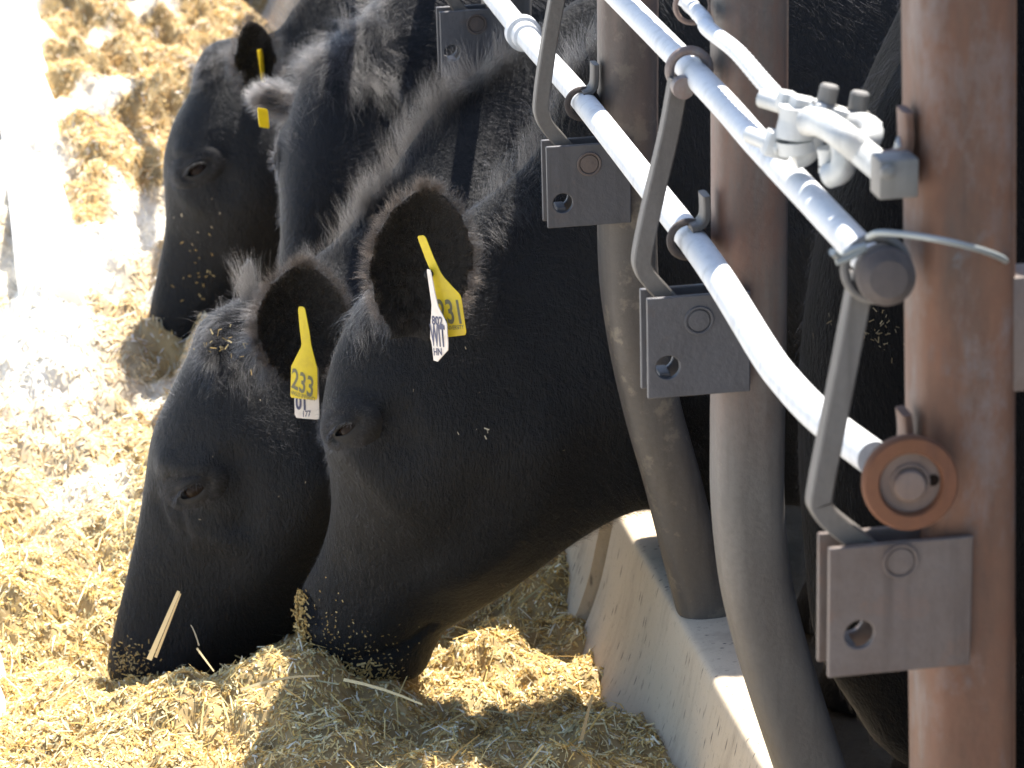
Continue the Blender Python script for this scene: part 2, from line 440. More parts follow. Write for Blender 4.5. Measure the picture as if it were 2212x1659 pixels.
def post(path, r, sq, m, label=None):
    b = MB(); b.sweep(cr(path, 8), circ(r, 40, sq), up=(0, 1, 0))
    o = b.build('post', m, fence, sharp=50)
    if label: o['label'] = label
    return o
post(P1, .0415, .45, M_RUST, 'orange rusty square post nearest the camera')
p2 = post(P2, .0385, .62, M_STEEL2, 'rust streaked post with an outward bend')
p3 = post(P3, .0385, .72, M_STEEL3)
for y in FY[3:]:
    post([np.array([q[0] - .005, y, q[2]]) for q in P3], .0385, .72, M_STEEL)
def plate_hole(b, x0, x1, z0, z1, hx, hz, r, yf, th, n=48, rnd=.004):
    """upright plate across the fence with a round hole; front face at y = yf (facing the camera), th thick"""
    O, I = [], []
    for j in range(n):
        t = 2 * math.pi * j / n; c, q = math.cos(t), math.sin(t)
        k = min((x1 - hx) / c if c > 1e-9 else ((x0 - hx) / c if c < -1e-9 else 1e9), (z1 - hz) / q if q > 1e-9 else ((z0 - hz) / q if q < -1e-9 else 1e9))
        O.append([hx + c * k, hz + q * k]); I.append((hx + c * r, hz + q * r))
    for cx_, cz_ in ((x0, z0), (x1, z0), (x0, z1), (x1, z1)):      # snap the nearest rim point to each corner
        j = min(range(n), key=lambda i: (O[i][0] - cx_) ** 2 + (O[i][1] - cz_) ** 2); O[j] = [cx_, cz_]
    V = [(p[0], y, p[1]) for y in (yf, yf + th) for ring_ in (O, I) for p in ring_]
    F = []
    for j in range(n):
        k = (j + 1) % n
        F += [(j, k, n + k, n + j), (2 * n + j, 3 * n + j, 3 * n + k, 2 * n + k), (j, 2 * n + j, 2 * n + k, k), (n + j, n + k, 3 * n + k, 3 * n + j)]
    b.add(V, F)

def bracket(Y, c0, c1, hole, bolt, m, mb):
    """c0, c1: photo corners of the front plate"""
    yf = Y - .052
    a, c = atY(*c0, yf), atY(*c1, yf); h = atY(*hole, yf); bo = atY(*bolt, yf)
    x0, x1 = sorted((a[0], c[0])); z0, z1 = sorted((a[2], c[2]))
    b = MB(); plate_hole(b, x0, x1, z0, z1, h[0], h[2], .0128, yf, .006)
    plate_hole(b, x0, x1, z0, z1, h[0], h[2], .0128, yf + .034, .006)
    b.box(((x0 + .02), yf + .02, z0 + .02), (.006, 0, 0), (0, .0138, 0), (0, 0, .006))
    b.box(((x1 - .012), yf + .02, (z0 + z1) / 2), (.006, 0, 0), (0, .0135, 0), (0, 0, (z1 - z0) / 2 - .004))
    o = b.build('bracket', m, fence, sharp=30)
    bm_ = o.modifiers.new('edge', 'BEVEL'); bm_.width = .0012; bm_.segments = 2; bm_.limit_method = 'ANGLE'
    b = MB(); b.disc((bo[0], yf + .002, bo[2]), (0, -1, 0), [(.0125, 0), (.0125, .0022), (.0112, .0034), (0.001, .0038)], 28)
    b.torus((bo[0], yf - .0005, bo[2]), (0, 1, 0), .0145, .0018, 28, 6)
    b.build('bolt', mb, o)
    return x0, x1, z0, z1, yf
B1 = bracket(FY[0], (1792, 1186), (2096, 1436), (1857, 1371), (1945, 1212), M_PLATER, M_PLATER)
B2 = bracket(FY[1], (1398, 646), (1621, 845), (1443, 794), (1510, 692), M_PLATE, M_PLATE)
B3 = bracket(FY[2], (1180, 318), (1364, 481), (1216, 439), (1273, 354), M_PLATE, M_PLATER)
B4 = bracket(FY[3], (950, 26), (1106, 158), (977, 115), (1030, 52), M_PLATE, M_DARKR)

BAR = [(x, y) for x, y in ((.0095, .008), (.008, .0095), (-.008, .0095), (-.0095, .008), (-.0095, -.008), (-.008, -.0095), (.008, -.0095), (.0095, -.008))]
def latch(Y, pts, m=M_STEEL):
    yb = Y - .028
    P = cr([atY(px, py, yb) for px, py in pts], 8)
    b = MB(); b.sweep(P, BAR, up=(0, 1, 0))
    o = b.build('latch_bar', m, fence, sharp=38)
    return o
latch(FY[2], [(1221, -220), (1211, -60), (1186, 90), (1169, 215), (1172, 252), (1186, 277), (1206, 300), (1232, 330)])
latch(FY[1], [(1466, 170), (1444, 290), (1412, 425), (1387, 545), (1389, 580), (1404, 604), (1432, 634), (1462, 668)])
latch(FY[0], [(1862, 590), (1843, 690), (1806, 880), (1771, 1060), (1773, 1095), (1795, 1122), (1850, 1166), (1900, 1212)])
latch(FY[3], [(1000, -170), (950, -60), (958, -30), (985, 10), (1010, 40)])

# tabs with hooks that hold the lower pipe to each post
def tab(Y, pts, m, th=.004):
    P = cr([atY(px, py, Y - .012) for px, py in pts], 6)
    b = MB(); b.sweep(P, circ(.0042, 12, .4, .014), up=(0, 1, 0))
    return b.build('hook_tab', m, fence, sharp=30)
tab(FY[1], [(1521, 418), (1523, 450), (1521, 470), (1510, 484), (1490, 490)], M_STEEL)
tab(FY[2], [(1284, 136), (1284, 170), (1281, 186), (1272, 196), (1258, 202)], M_STEEL)
tab(FY[0], [(1955, 236), (1957, 300), (1952, 322), (1938, 338), (1915, 342)], M_RUST)
tab(FY[0], [(1952, 888), (1956, 930), (1954, 965), (1950, 1000)], M_RUST)
# rings round the pipes
Z1, X1 = .83, -.088      # lower pipe
Z2, X2 = 1.018, -.094    # upper pipe
def ring_at(c, R, r, ax=(0, 1, 0), m=M_DARKR, name='ring'):
    b = MB(); b.torus(c, ax, R, r); return b.build(name, m, fence)

lowend = [atY(1655, 766, 2.885), atY(1702, 828, 2.79), atY(1752, 882, 2.70), atY(1812, 934, 2.62), atY(1890, 992, 2.52)]
lowstart = [np.array([X1 + .046, 4.5, .765]), np.array([X1 + .046, 4.2, .772]), np.array([X1 + .042, 4.03, .779]), np.array([X1 + .015, 3.5, .812]), np.array([X1, 3.22, Z1]), atY(1560, 612, 3.075)]
far_low = [np.array([X1 + .05, y, .765 - .01 * (y - 4.5)]) for y in (8.4, 7.2, 6.0, 5.2)]
low = cr(far_low + lowstart + lowend, 10)
b = MB(); b.tube(low, .0158, 28); b.build('lower_pipe', M_GALV, fence)
up_ = cr([np.array([X2 + .012, 8.4, 1.0]), np.array([X2 + .01, 6, 1.005]), np.array([X2 + .004, 4.2, 1.014]), atY(1492, 150, FY[1]), atY(1640, 312, 2.91), atY(1760, 438, 2.69), atY(1868, 552, 2.515), atY(1908, 592, 2.445)], 10)
b = MB(); b.tube(up_, .0142, 28); b.build('upper_pipe', M_GALV, fence)
c = atY(1487, 517, FY[1] - .005); ring_at(c, .0195, .0042, (0.05, 1, .02))
c = atY(1258, 224, FY[2] - .005); ring_at(c, .0195, .0042, (0.05, 1, .02))
# coupling on the lower pipe
i = int(np.argmin([np.hypot(proj(q)[0] - 1150, proj(q)[1] - 70) for q in low]))
d_ = low[i] - low[i + 3]; d_ /= np.linalg.norm(d_)
b = MB(); b.disc(low[i], d_, [(.0165, -.03), (.020, -.028), (.020, -.004), (.0255, -.003), (.0255, .018), (.022, .021), (.0165, .022)], 32)
b.build('pipe_coupling', M_GALV, fence)
# loop at the head of the middle latch bar, round the upper pipe
c = atY(1489, 150, FY[1] - .02); ring_at(c, .0205, .0052, (0.1, 1, .05), M_STEELR, 'latch_loop')
b = MB(); b.disc(atY(1472, 186, FY[1] - .036), (0, -1, 0), [(.010, -.004), (.012, 0), (.0115, .012), (.001, .013)], 24)
b.build('latch_pin', M_STEELR, fence)
# end fitting of the upper pipe: rusty bolt head facing the camera
c = atY(1917, 600, 2.43)
b = MB(); b.disc(c, (-.12, -1, .12), [(.016, -.05), (.0235, -.03), (.0245, -.008), (.0235, .0), (.0175, .006), (.0155, .0085), (.001, .010)], 40)
b.build('pipe_end_bolt', M_DARKR, fence)
b = MB(); b.torus(atY(1893, 580, 2.45), (-.12, -1, .12), .026, .004); b.build('ring', M_STEEL, fence)
# end roller of the lower pipe
c = atY(1966, 1043, 2.428); ax_ = np.array((-.10, -1, .10))
b = MB(); b.disc(c, ax_, [(.030, -.014), (.039, -.012), (.0405, -.004), (.0405, .002), (.0385, .0055), (.028, .0062), (.0262, .0035), (.0255, -.002), (.016, -.0022)], 56)
o = b.build('roller', M_DISC, fence)
b = MB(); b.disc(c, ax_, [(.0255, -.004), (.0255, -.0010), (.001, -.0008)], 40); b.build('roller_hub', M_HUB, o)
b = MB(); b.disc(c + np.array((-.001, -.001, -.001)), ax_, [(.0135, -.002), (.0135, .004), (.0118, .0065), (.006, .0072), (.001, .0074)], 30)
b.torus(c, ax_, .0152, .0018, 32, 8); b.build('bolt', M_HUB, o)
b = MB(); b.disc(c + np.array((.0195, -.001, .001)), ax_, [(.005, -.003), (.005, .0004), (.001, .0005)], 18); b.build('bolt_hole', M_WIRE, o)
bpy.data.objects['bolt_hole'].data.materials[0] = M_EYE
# tie wire round the nearest post
b = MB(); b.tube(cr([atY(1876, 512, 2.44), atY(1900, 503, 2.42), atY(1960, 507, 2.41), atY(2040, 520, 2.40), atY(2120, 540, 2.41), atY(2168, 560, 2.44), atY(2176, 574, 2.50)], 8), .0028, 8)
b.tube(cr([atY(1870, 530, 2.45), atY(1840, 540, 2.45), atY(1812, 552, 2.45), atY(1798, 544, 2.44)], 6), .0032, 8)
b.tube(cr([atY(1868, 536, 2.45), atY(1835, 556, 2.45), atY(1806, 566, 2.45)], 6), .003, 8)
b.build('tie_wire', M_WIRE, fence)
# plate on the pen side of the nearest post
x0, z1 = atY(2148, 592, 2.47)[[0, 2]]; z0 = atY(2148, 838, 2.47)[2]
b = MB(); b.box((x0 + .12, 2.475, (z0 + z1) / 2), (.12, 0, 0), (0, .02, 0), (0, 0, (z1 - z0) / 2), .002)
b.build('side_plate', M_PLATER, fence)

# ------------------------------------------------------------------ release cable with its clamp
cable = tag(empty('release_cable', tuple(atX(1590, 110, -.086))), 'white coated release cable above the pipes, ending in a bolted clamp on the rusty post', 'cable')
C0 = atX(1590, 110, -.086)
c_end = atX(1702, 236, -.086)
P = cr([C0 + np.array([0, 5, -.02]), C0 + np.array([0, 2.5, -.01]), C0 + np.array([0, .8, 0]), atX(1490, 10, -.082), atX(1530, 62, -.085), C0, atX(1648, 176, -.086), c_end], 24)
b = MB(); k_ = [1 + .07 * math.sin(i * 2.1) for i in range(len(P))]; b.tube(P, .0083, 14, scales=k_)
b.build('cable_strand', M_GALV, cable)
b = MB(); b.torus(atX(1497, 12, -.082), (.1, 1, .05), .0185, .0028); b.build('eye_ring', M_STEELR, cable)
clamp = MB()
Yc = 2.74
def A(px, py, y=Yc): return atY(px, py, y)
clamp.tube(cr([A(1645, 212, 2.80), A(1690, 226, 2.78), A(1738, 244, 2.74)], 6), .0085, 14)
clamp.box(A(1700, 217, 2.76), (.008, 0, -.002), (0, .010, 0), (.002, 0, .008), .003)
clamp.box(A(1733, 232, 2.74), (.011, 0, -.003), (0, .012, 0), (.003, 0, .009), .003)
clamp.tube(cr([A(1728, 228), A(1726, 260), A(1718, 295), A(1722, 325)], 6), .0185, 20, scales=None)
clamp.tube(cr([A(1748, 250), A(1752, 290), A(1740, 325), A(1712, 338)], 6), .0125, 18)
clamp.tube(cr([A(1618, 291, 2.78), A(1650, 304, 2.76), A(1690, 322, 2.74)], 6), .0075, 14)
clamp.box(A(1680, 312, 2.75), (.012, 0, -.004), (0, .010, 0), (.004, 0, .011), .003)
clamp.tube(cr([A(1745, 262, 2.68), A(1775, 266, 2.66), A(1815, 290, 2.61), A(1870, 335, 2.60), A(1915, 372, 2.54), A(1932, 384, 2.46)], 8), .0128, 20)
clamp.tube(cr([A(1770, 250, 2.72), A(1830, 268, 2.68), A(1868, 270, 2.65), A(1883, 286, 2.63), A(1872, 304, 2.62), A(1840, 306, 2.63)], 8), .0105, 16)
clamp.tube(cr([A(1818, 300, 2.64), A(1824, 335, 2.63), A(1816, 368, 2.63), A(1790, 380, 2.64)], 8), .0112, 16)
clamp.tube(cr([A(1786, 318, 2.65), A(1790, 345, 2.65), A(1790, 376, 2.65)], 8), .0088, 16)
clamp.box(A(1825, 252, 2.68), (.030, 0, -.011), (0, .012, 0), (.003, 0, .006), .003)
clamp.build('clamp_body', M_CLAMP, cable)
for top, bot in (((1792, 188), (1778, 252)), ((1858, 203), (1847, 268))):
    b = MB(); t_, q_ = A(*top, 2.68), A(*bot, 2.68); ax_ = t_ - q_
    L_ = np.linalg.norm(ax_) * 1.08; b.disc(q_, ax_, [(.0085, 0), (.0085, L_ - .002), (.007, L_), (.001, L_)], 20)
    o = b.build('clamp_bolt', M_NUT, cable, sharp=25); b = MB()
    b.disc(q_ + ax_ * .26, ax_, [(.0125, -.006), (.0132, -.005), (.0132, .004), (.0115, .0055), (.0085, .0055)], 6)
    b.build('nut', M_NUT, o, sharp=25)
b = MB(); b.box(atY(1932, 378, 2.45), (.0165, 0, 0), (0, .014, 0), (0, 0, .0165), .002)
b.disc(atY(1916, 372, 2.432), (0, -1, 0), [(.006, 0), (.006, .004), (.001, .006)], 16)
b.build('end_block', M_NUT, cable)
b = MB(); b.tube(cr([atY(1895, 360, 2.50), atY(1925, 342, 2.50), atY(1945, 330, 2.49), atY(1953, 305, 2.48)], 6), .007, 12)
b.build('end_strap', M_CLAMP, cable)

# ------------------------------------------------------------------ cows
def ring(D, V, w_, hT, hM, hB, n=44, p_=.86, q_=.9):
    D, V, w_ = map(np.asarray, (D, V, w_)); C = (D + V) / 2; e = (D - V) / 2
    out = []
    for j in range(n):
        t = 2 * math.pi * j / n
        s_, l_ = math.cos(t), math.sin(t)
        s_ = math.copysign(abs(s_) ** p_, s_); l_ = math.copysign(abs(l_) ** q_, l_)
        out.append(C + e * s_ + w_ * l_ * float(np.interp(s_, [-1, -.1, 1], [hB, hM, hT])))
    return out

def stations_to_loft(b, st, k=5):
    """st: (D, V, w, hT, hM, hB)"""
    A_ = np.array([np.concatenate([s_[0], s_[1], s_[2], s_[3:6]]) for s_ in st], float)
    A_ = cr(A_, k); n = 44
    V = []; F = []
    for r_ in A_:
        w_ = r_[6:9] / np.linalg.norm(r_[6:9])
        V += ring(r_[0:3], r_[3:6], w_, max(r_[9], .012), max(r_[10], .012), max(r_[11], .012), n)
    m_ = len(A_)
    for i in range(m_ - 1):
        for j in range(n):
            F.append((i * n + j, i * n + (j + 1) % n, (i + 1) * n + (j + 1) % n, (i + 1) * n + j))
    F.append(tuple(range(n))[::-1]); F.append(tuple((m_ - 1) * n + j for j in range(n)))
    b.add(V, F)

def head_st(D, V, hT, hM, hB, Yd, Yv=None, yaw=0):
    a = math.radians(yaw)
    return (atY(*D, Yd), atY(*V, Yd if Yv is None else Yv), np.array([-math.sin(a), -math.cos(a), 0]), hT, hM, hB)
def body_st(X, zt, zb, Y, hT, hM, hB, Xb=None):
    return (np.array([X, Y, zt]), np.array([X if Xb is None else Xb, Y, zb]), np.array([0, -1., 0]), hT, hM, hB)

def ear_shell(b, B, T, side, nrm, W, cup=.45, th=.012, prof=None):
    B, T, side, nrm = [np.asarray(q, float) for q in (B, T, side, nrm)]
    ax = T - B; L = np.linalg.norm(ax); axn = ax / L
    side = side - axn * (side @ axn); side /= np.linalg.norm(side)
    n2 = np.cross(axn, side); n2 *= math.copysign(1, n2 @ nrm)
    vs_ = np.linspace(-.12, 1, 22); us = np.linspace(-1, 1, 17)
    prof = prof or ([-.12, 0, .15, .40, .62, .82, .93, 1], [.42, .52, .78, 1, .98, .74, .46, .12])
    pt = lambda v, u, o: B + ax * v + side * (W * np.interp(v, *prof) * u) + n2 * (cup * W * np.interp(v, *prof) * (u * u - .55) + o - .10 * L * math.sin(max(v, 0) * 2.6) * .35)
    V = []; F = []; nu = len(us)
    for o in (th / 2, -th / 2):
        for v in vs_:
            for u in us: V.append(pt(v, u, o * (1 - .35 * abs(u))))
    m_ = len(vs_); off = m_ * nu
    for i in range(m_ - 1):
        for j in range(nu - 1):
            F.append((i * nu + j, i * nu + j + 1, (i + 1) * nu + j + 1, (i + 1) * nu + j))
            F.append((off + i * nu + j, off + (i + 1) * nu + j, off + (i + 1) * nu + j + 1, off + i * nu + j + 1))
        for j in (0, nu - 1):
            F.append((i * nu + j, (i + 1) * nu + j, off + (i + 1) * nu + j, off + i * nu + j))
    for i in (0, m_ - 1):
        for j in range(nu - 1):
            F.append((i * nu + j, i * nu + j + 1, off + i * nu + j + 1, off + i * nu + j))
    b.add(V, F)
    # rim: points and outward directions
    rim = []
    for v in np.linspace(.05, .97, 60):
        for u in (-1, 1):
            rim.append((pt(v, u * .97, 0), side * u * (1 - .6 * v) + axn * (.25 + .6 * v) + n2 * .35))
    for u in np.linspace(-1, 1, 24):
        rim.append((pt(.985, u, 0), side * u * .5 + axn + n2 * .2))
    inner = [(pt(v, u, th / 2), n2, axn) for v in np.linspace(.0, .9, 16) for u in np.linspace(-.85, .85, 9)]
    return rim, inner

def leg(b, x, y, ztop, r0, front=True):
    zf = -.42
    if front:
        pts = [(x, y, ztop), (x + .0, y, ztop - .18), (x - .01, y, zf + .42), (x, y, zf + .30), (x + .01, y, zf + .15), (x - .01, y, zf + .07), (x - .02, y, zf + .002)]
    else:
        pts = [(x, y, ztop), (x - .06, y, ztop - .2), (x + .02, y, zf + .50), (x + .10, y, zf + .42), (x + .06, y, zf + .2), (x + .03, y, zf + .08), (x + .01, y, zf + .002)]
    P = cr(pts, 5); sc = np.interp(np.linspace(0, 1, len(P)), [0, .3, .5, .65, .8, .9, 1], [1, .62, .44, .36, .33, .42, .48])
    b.sweep(P, circ(r0, 20), up=(0, 1, 0), scales=sc)

def finish_body(b, vox, smooth=6):
    me = b.mesh('tmp'); o = bpy.data.objects.new('tmp', me); col.objects.link(o)
    r_ = o.modifiers.new('r', 'REMESH'); r_.mode = 'VOXEL'; r_.voxel_size = vox; r_.adaptivity = 0
    s_ = o.modifiers.new('s', 'SMOOTH'); s_.factor = .5; s_.iterations = smooth
    dg = bpy.context.evaluated_depsgraph_get()
    out = bpy.data.meshes.new_from_object(o.evaluated_get(dg))
    bpy.data.objects.remove(o); bpy.data.meshes.remove(me)
    out.materials.clear()
    return out

def verts_of(me):
    V = np.empty(len(me.vertices) * 3); me.vertices.foreach_get('co', V)
    N = np.empty(len(me.vertices) * 3); me.vertex_normals.foreach_get('vector', N)
    return V.reshape(-1, 3), N.reshape(-1, 3)
def set_verts(me, V):
    me.vertices.foreach_set('co', V.ravel()); me.update()

def surf(V, px, py, tol=9):
    """front-most vertex seen at a photo point"""
    x, y, D = proj(V); d = np.hypot(x - px, y - py)
    idx = np.where(d < tol)[0]
    if len(idx) == 0: return int(np.argmin(d))
    return int(idx[np.argmin(D[idx] + d[idx] * .0005)])

def push(me, pts, r, amt):
    """move the skin along its normal round a line of 3-D points"""
    V, N = verts_of(me); P = np.asarray(pts).reshape(-1, 3)
    if len(P) > 1: P = cr(P, 8)
    near = np.where(np.linalg.norm(V - P.mean(0), axis=1) < r * 3 + np.ptp(P, axis=0).max())[0]
    d = np.min(np.linalg.norm(V[near, None] - P[None], axis=2), axis=1)
    V[near] += N[near] * (amt * np.exp(-(d / r) ** 2))[:, None]
    set_verts(me, V)

def push_px(me, pxs, r, amt, tol=9):
    V, _ = verts_of(me); push(me, [V[surf(V, *q, tol=tol)] for q in pxs], r, amt)

def hair(name, parent, root, d0, d1, L, rad, m, jitter=.25, npt=5):
    """curves from root: start along d0, end along d1"""
    N = len(root)
    d0 = d0 / np.maximum(np.linalg.norm(d0, axis=1, keepdims=True), 1e-9)
    d1 = d1 / np.maximum(np.linalg.norm(d1, axis=1, keepdims=True), 1e-9)
    j = rng.normal(0, jitter, (N, 3)); d1 = d1 + j; d0 = d0 + j * .5
    P = np.zeros((N, npt, 3)); P[:, 0] = root
    for i in range(1, npt):
        t = (i - .5) / (npt - 1)
        d = d0 * (1 - t) + d1 * t; d /= np.maximum(np.linalg.norm(d, axis=1, keepdims=True), 1e-9)
        P[:, i] = P[:, i - 1] + d * (L / (npt - 1))[:, None]
    cu = bpy.data.hair_curves.new(name)
    cu.add_curves([npt] * N)
    off = np.array(parent.location)
    cu.attributes['position'].data.foreach_set('vector', (P - off).astype(np.float32).ravel())
    ra = cu.attributes.new('radius', 'FLOAT', 'POINT') if 'radius' not in cu.attributes else cu.attributes['radius']
    prof = np.linspace(1, .25, npt)
    ra.data.foreach_set('value', (np.asarray(rad).reshape(-1, 1) * np.ones((N, 1)) * prof).astype(np.float32).ravel())
    cu.materials.append(m)
    o = bpy.data.objects.new(name, cu); col.objects.link(o); o.parent = parent
    return o

def sample(me, N, weight=None):
    me.calc_loop_triangles(); T = np.empty(len(me.loop_triangles) * 3, np.int32); me.loop_triangles.foreach_get('vertices', T); T = T.reshape(-1, 3)
    V, Nn = verts_of(me)
    a, b_, c_ = V[T[:, 0]], V[T[:, 1]], V[T[:, 2]]
    A_ = np.linalg.norm(np.cross(b_ - a, c_ - a), axis=1)
    if weight is not None: A_ = A_ * weight((a + b_ + c_) / 3)
    ix = rng.choice(len(T), N, p=A_ / A_.sum())
    u, v = rng.random(N), rng.random(N); f = u + v > 1; u[f] = 1 - u[f]; v[f] = 1 - v[f]
    P = a[ix] + (b_[ix] - a[ix]) * u[:, None] + (c_[ix] - a[ix]) * v[:, None]
    n_ = Nn[T[ix, 0]]
    return P, n_

def clumped(P, d, k, amt):
    """pull hairs of one random cell the same way so that the coat parts into locks"""
    key = np.floor(P / k).astype(int); h = (key[:, 0] * 73856093 ^ key[:, 1] * 19349663 ^ key[:, 2] * 83492791) % 997
    R = np.random.default_rng(3).normal(0, 1, (997, 3))
    return d + R[h] * amt

def coat(me, root, N, whorl, length=.013, xmax=1.2, lift=.55, m=M_HAIR):
    P, n_ = sample(me, N, lambda c: np.clip((xmax - c[:, 0]) / .9, .02, 1))
    rad_ = P - whorl
    flow_head = rad_ / np.maximum(np.linalg.norm(rad_, axis=1, keepdims=True), 1e-6)
    flow_body = np.tile(np.array([.55, 0, -.75]), (N, 1))
    k = np.clip((P[:, 0] + .22) / .25, 0, 1)[:, None]
    f = flow_head * (1 - k) + flow_body * k
    f = f - n_ * np.sum(f * n_, axis=1, keepdims=True)
    f /= np.maximum(np.linalg.norm(f, axis=1, keepdims=True), 1e-6)
    f = clumped(P, f, .03, .16)
    L = length * rng.uniform(.6, 1.5, N) * (1 + .8 * k[:, 0])
    return hair('coat', root, P - n_ * .002, n_ * lift + f, f + n_ * .10, L, .00015 * np.ones(N), m, .20, 4)

def tuft(me, root, lines, m=M_TUFT):
    """lines: (photo polyline, Y, spread, count, (lmin, lmax), direction, jitter, clump)"""
    V, Nn = verts_of(me)
    from mathutils.kdtree import KDTree
    kd = KDTree(len(V))
    for i, v in enumerate(V): kd.insert(v, i)
    kd.balance()
    R, D0, D1, LL = [], [], [], []
    for pl, Y, spread, cnt, lr, dr, jit, cl in lines:
        Q = cr([atY(px, py, Y) for px, py in pl], 8)
        t = rng.uniform(0, len(Q) - 1.001, cnt); i = t.astype(int); f = (t - i)[:, None]
        S = Q[i] * (1 - f) + Q[i + 1] * f + rng.normal(0, spread, (cnt, 3)) * np.array([1, 1.6, 1])
        S = np.array([kd.find(s_)[0] for s_ in S]); ii = np.array([kd.find(s_)[1] for s_ in S])
        S = S + rng.normal(0, .003, S.shape)
        n_ = Nn[ii]
        d = clumped(S, np.tile(np.array(dr, float), (cnt, 1)), cl, jit)
        R.append(S); D0.append(n_ * .8 + d * .6); D1.append(d); LL.append(rng.uniform(*lr, cnt))
    R, D0, D1, LL = map(np.concatenate, (R, D0, D1, LL))
    return hair('tuft', root, R, D0, D1, LL, .00013 * np.ones(len(R)), m, .16, 6)

def ear_hair(root, rims, N, L=(.014, .032), m=None):
    inn = inner_of[id(rims)]; k = rng.integers(0, len(inn), N)
    Pi = np.array([inn[q][0] for q in k]) + rng.normal(0, .008, (N, 3)) * np.array([1, .3, 1]); n_i = np.array([inn[q][1] for q in k]); a_i = np.array([inn[q][2] for q in k])
    cin = Pi.mean(0); rad = Pi - cin; d_i = clumped(Pi, a_i * .5 + rad * 12, .012, .3)
    hair('inner_ear_hair', root, Pi - n_i * .003, n_i * .7 + d_i * .5, d_i, rng.uniform(.010, .024, N), .00015 * np.ones(N), M_INEAR, .25, 4)
    Rp = np.array([r_[0] for r_ in rims]); Rd = np.array([r_[1] for r_ in rims])
    i = rng.integers(0, len(Rp), N)
    P = Rp[i] + rng.normal(0, .0045, (N, 3)); d = Rd[i] / np.linalg.norm(Rd[i], axis=1, keepdims=True)
    d = clumped(P, d, .012, .25)
    return hair('ear_hair', root, P, d, d + rng.normal(0, .2, (N, 3)), rng.uniform(*L, N), .00014 * np.ones(N), m or M_EARHAIR, .2, 4)

def eye(me, root, px, py, ang, s=1.0, open_=1.0, tol=9):
    """eyeball and lids; ang: tilt of the slit in the picture, degrees"""
    V, N = verts_of(me); i = surf(V, px, py, tol); c = V[i]
    near = np.linalg.norm(V - c, axis=1) < .03 * s
    n_ = N[near].mean(0); n_ /= np.linalg.norm(n_)
    cr_ = M3 @ np.array([1., 0, 0]); cu_ = M3 @ np.array([0, 1., 0])
    a = cr_ * math.cos(math.radians(ang)) + cu_ * math.sin(math.radians(ang))
    a = a - n_ * (a @ n_); a /= np.linalg.norm(a); b_ = np.cross(n_, a)
    if b_ @ cu_ < 0: b_ = -b_
    R = .0205 * s
    bm = bmesh.new(); bmesh.ops.create_uvsphere(bm, u_segments=28, v_segments=18, radius=R)
    me2 = bpy.data.meshes.new('eye'); bm.to_mesh(me2); bm.free()
    V2, _ = verts_of(me2); set_verts(me2, V2 + c - n_ * (R - .0042 * s) - np.array(root.location))
    e = bpy.data.objects.new('eye', me2); col.objects.link(e); e.parent = root; me2.materials.append(M_EYE)
    me2.polygons.foreach_set('use_smooth', [True] * len(me2.polygons))
    # lids: rings from the slit edge over a ridge down into the skin
    rings = []; n = 40
    for ra, rb, h in ((.0158, .0058 * open_, .0030), (.0170, .0072 * open_, .0046), (.0195, .0105 * open_, .0046), (.0222, .0138, .0040), (.0255, .0170, .0016), (.030, .0212, .0006), (.036, .027, -.0022), (.043, .034, -.012)):
        r_ = []
        for j in range(n):
            t = 2 * math.pi * j / n; ct, st_ = math.cos(t), math.sin(t)
            hh = h + (.0030 * max(st_, 0) if h > .002 else 0)
            u_ = ra * ct * (1 + .12 * (ct < 0)); v_ = rb * st_ * (1.0 if st_ > 0 else .95) + .0012
            # the ball curves away: lower the slit ends
            hh -= 9.0 * u_ * u_ * (1 if h > .0032 else 0)
            r_.append(c + (a * u_ + b_ * v_ + n_ * hh) * s)
        rings.append(r_)
    b = MB(); VV = [p_ for r_ in rings for p_ in r_]; FF = []
    for i in range(len(rings) - 1):
        for j in range(n):
            FF.append((i * n + j, i * n + (j + 1) % n, (i + 1) * n + (j + 1) % n, (i + 1) * n + j))
    b.add(VV, FF); lid = b.build('eyelid', M_LID, e, sharp=None)
    ss = lid.modifiers.new('s', 'SUBSURF'); ss.levels = 1; ss.render_levels = 2
    # short hair over the lids
    LV, LN = verts_of(lid.data); kk = np.repeat(np.arange(3 * n, 8 * n), 14); rr = rng.normal(0, .0022 * s, (len(kk), 3))
    LP = LV[kk] + rr - n_ * .001; ld = LV[kk] - c; ld = ld - np.outer(ld @ n_, n_); ld /= np.linalg.norm(ld, axis=1, keepdims=True)
    hair('lid_hair', e, LP, ld + n_ * .3, ld + n_ * .1 - cu_ * .5, rng.uniform(.004, .009, len(kk)), .00013 * np.ones(len(kk)), M_HAIR, .2, 4)
    # lashes
    k = 70; t = rng.uniform(.12, .88, k) * math.pi
    P = np.array([c + (a * .0165 * math.cos(q) + b_ * (.0088 * math.sin(q) + .0012) + n_ * .0062) * s for q in t])
    d0 = np.array([n_ * 1.0 + b_ * .3 * math.sin(q) + a * .5 * math.cos(q) for q in t]); d1 = d0 - b_ * .9
    lo = hair('lash', e, P, d0, d1, rng.uniform(.010, .018, k) * s, .00022 * np.ones(k), M_HAIR, .12, 5)
    return c, n_

inner_of = {}
def cow(label, st, ears, legs, vox=.0068, m=M_COAT):
    """build one cow: a continuous skin over head, neck, trunk, legs and ears; returns the object, its mesh and the ear rims"""
    b = MB(); stations_to_loft(b, st)
    rims = []
    for e in ears:
        rim, inner = ear_shell(b, *e); rims.append(rim); inner_of[id(rim)] = inner
    for l_ in legs: leg(b, *l_)
    me = finish_body(b, vox); me.name = 'cow'
    o = link('cow', me, m)
    tag(o, label, 'cow', 'black cows feeding through the fence')
    return o, me, rims

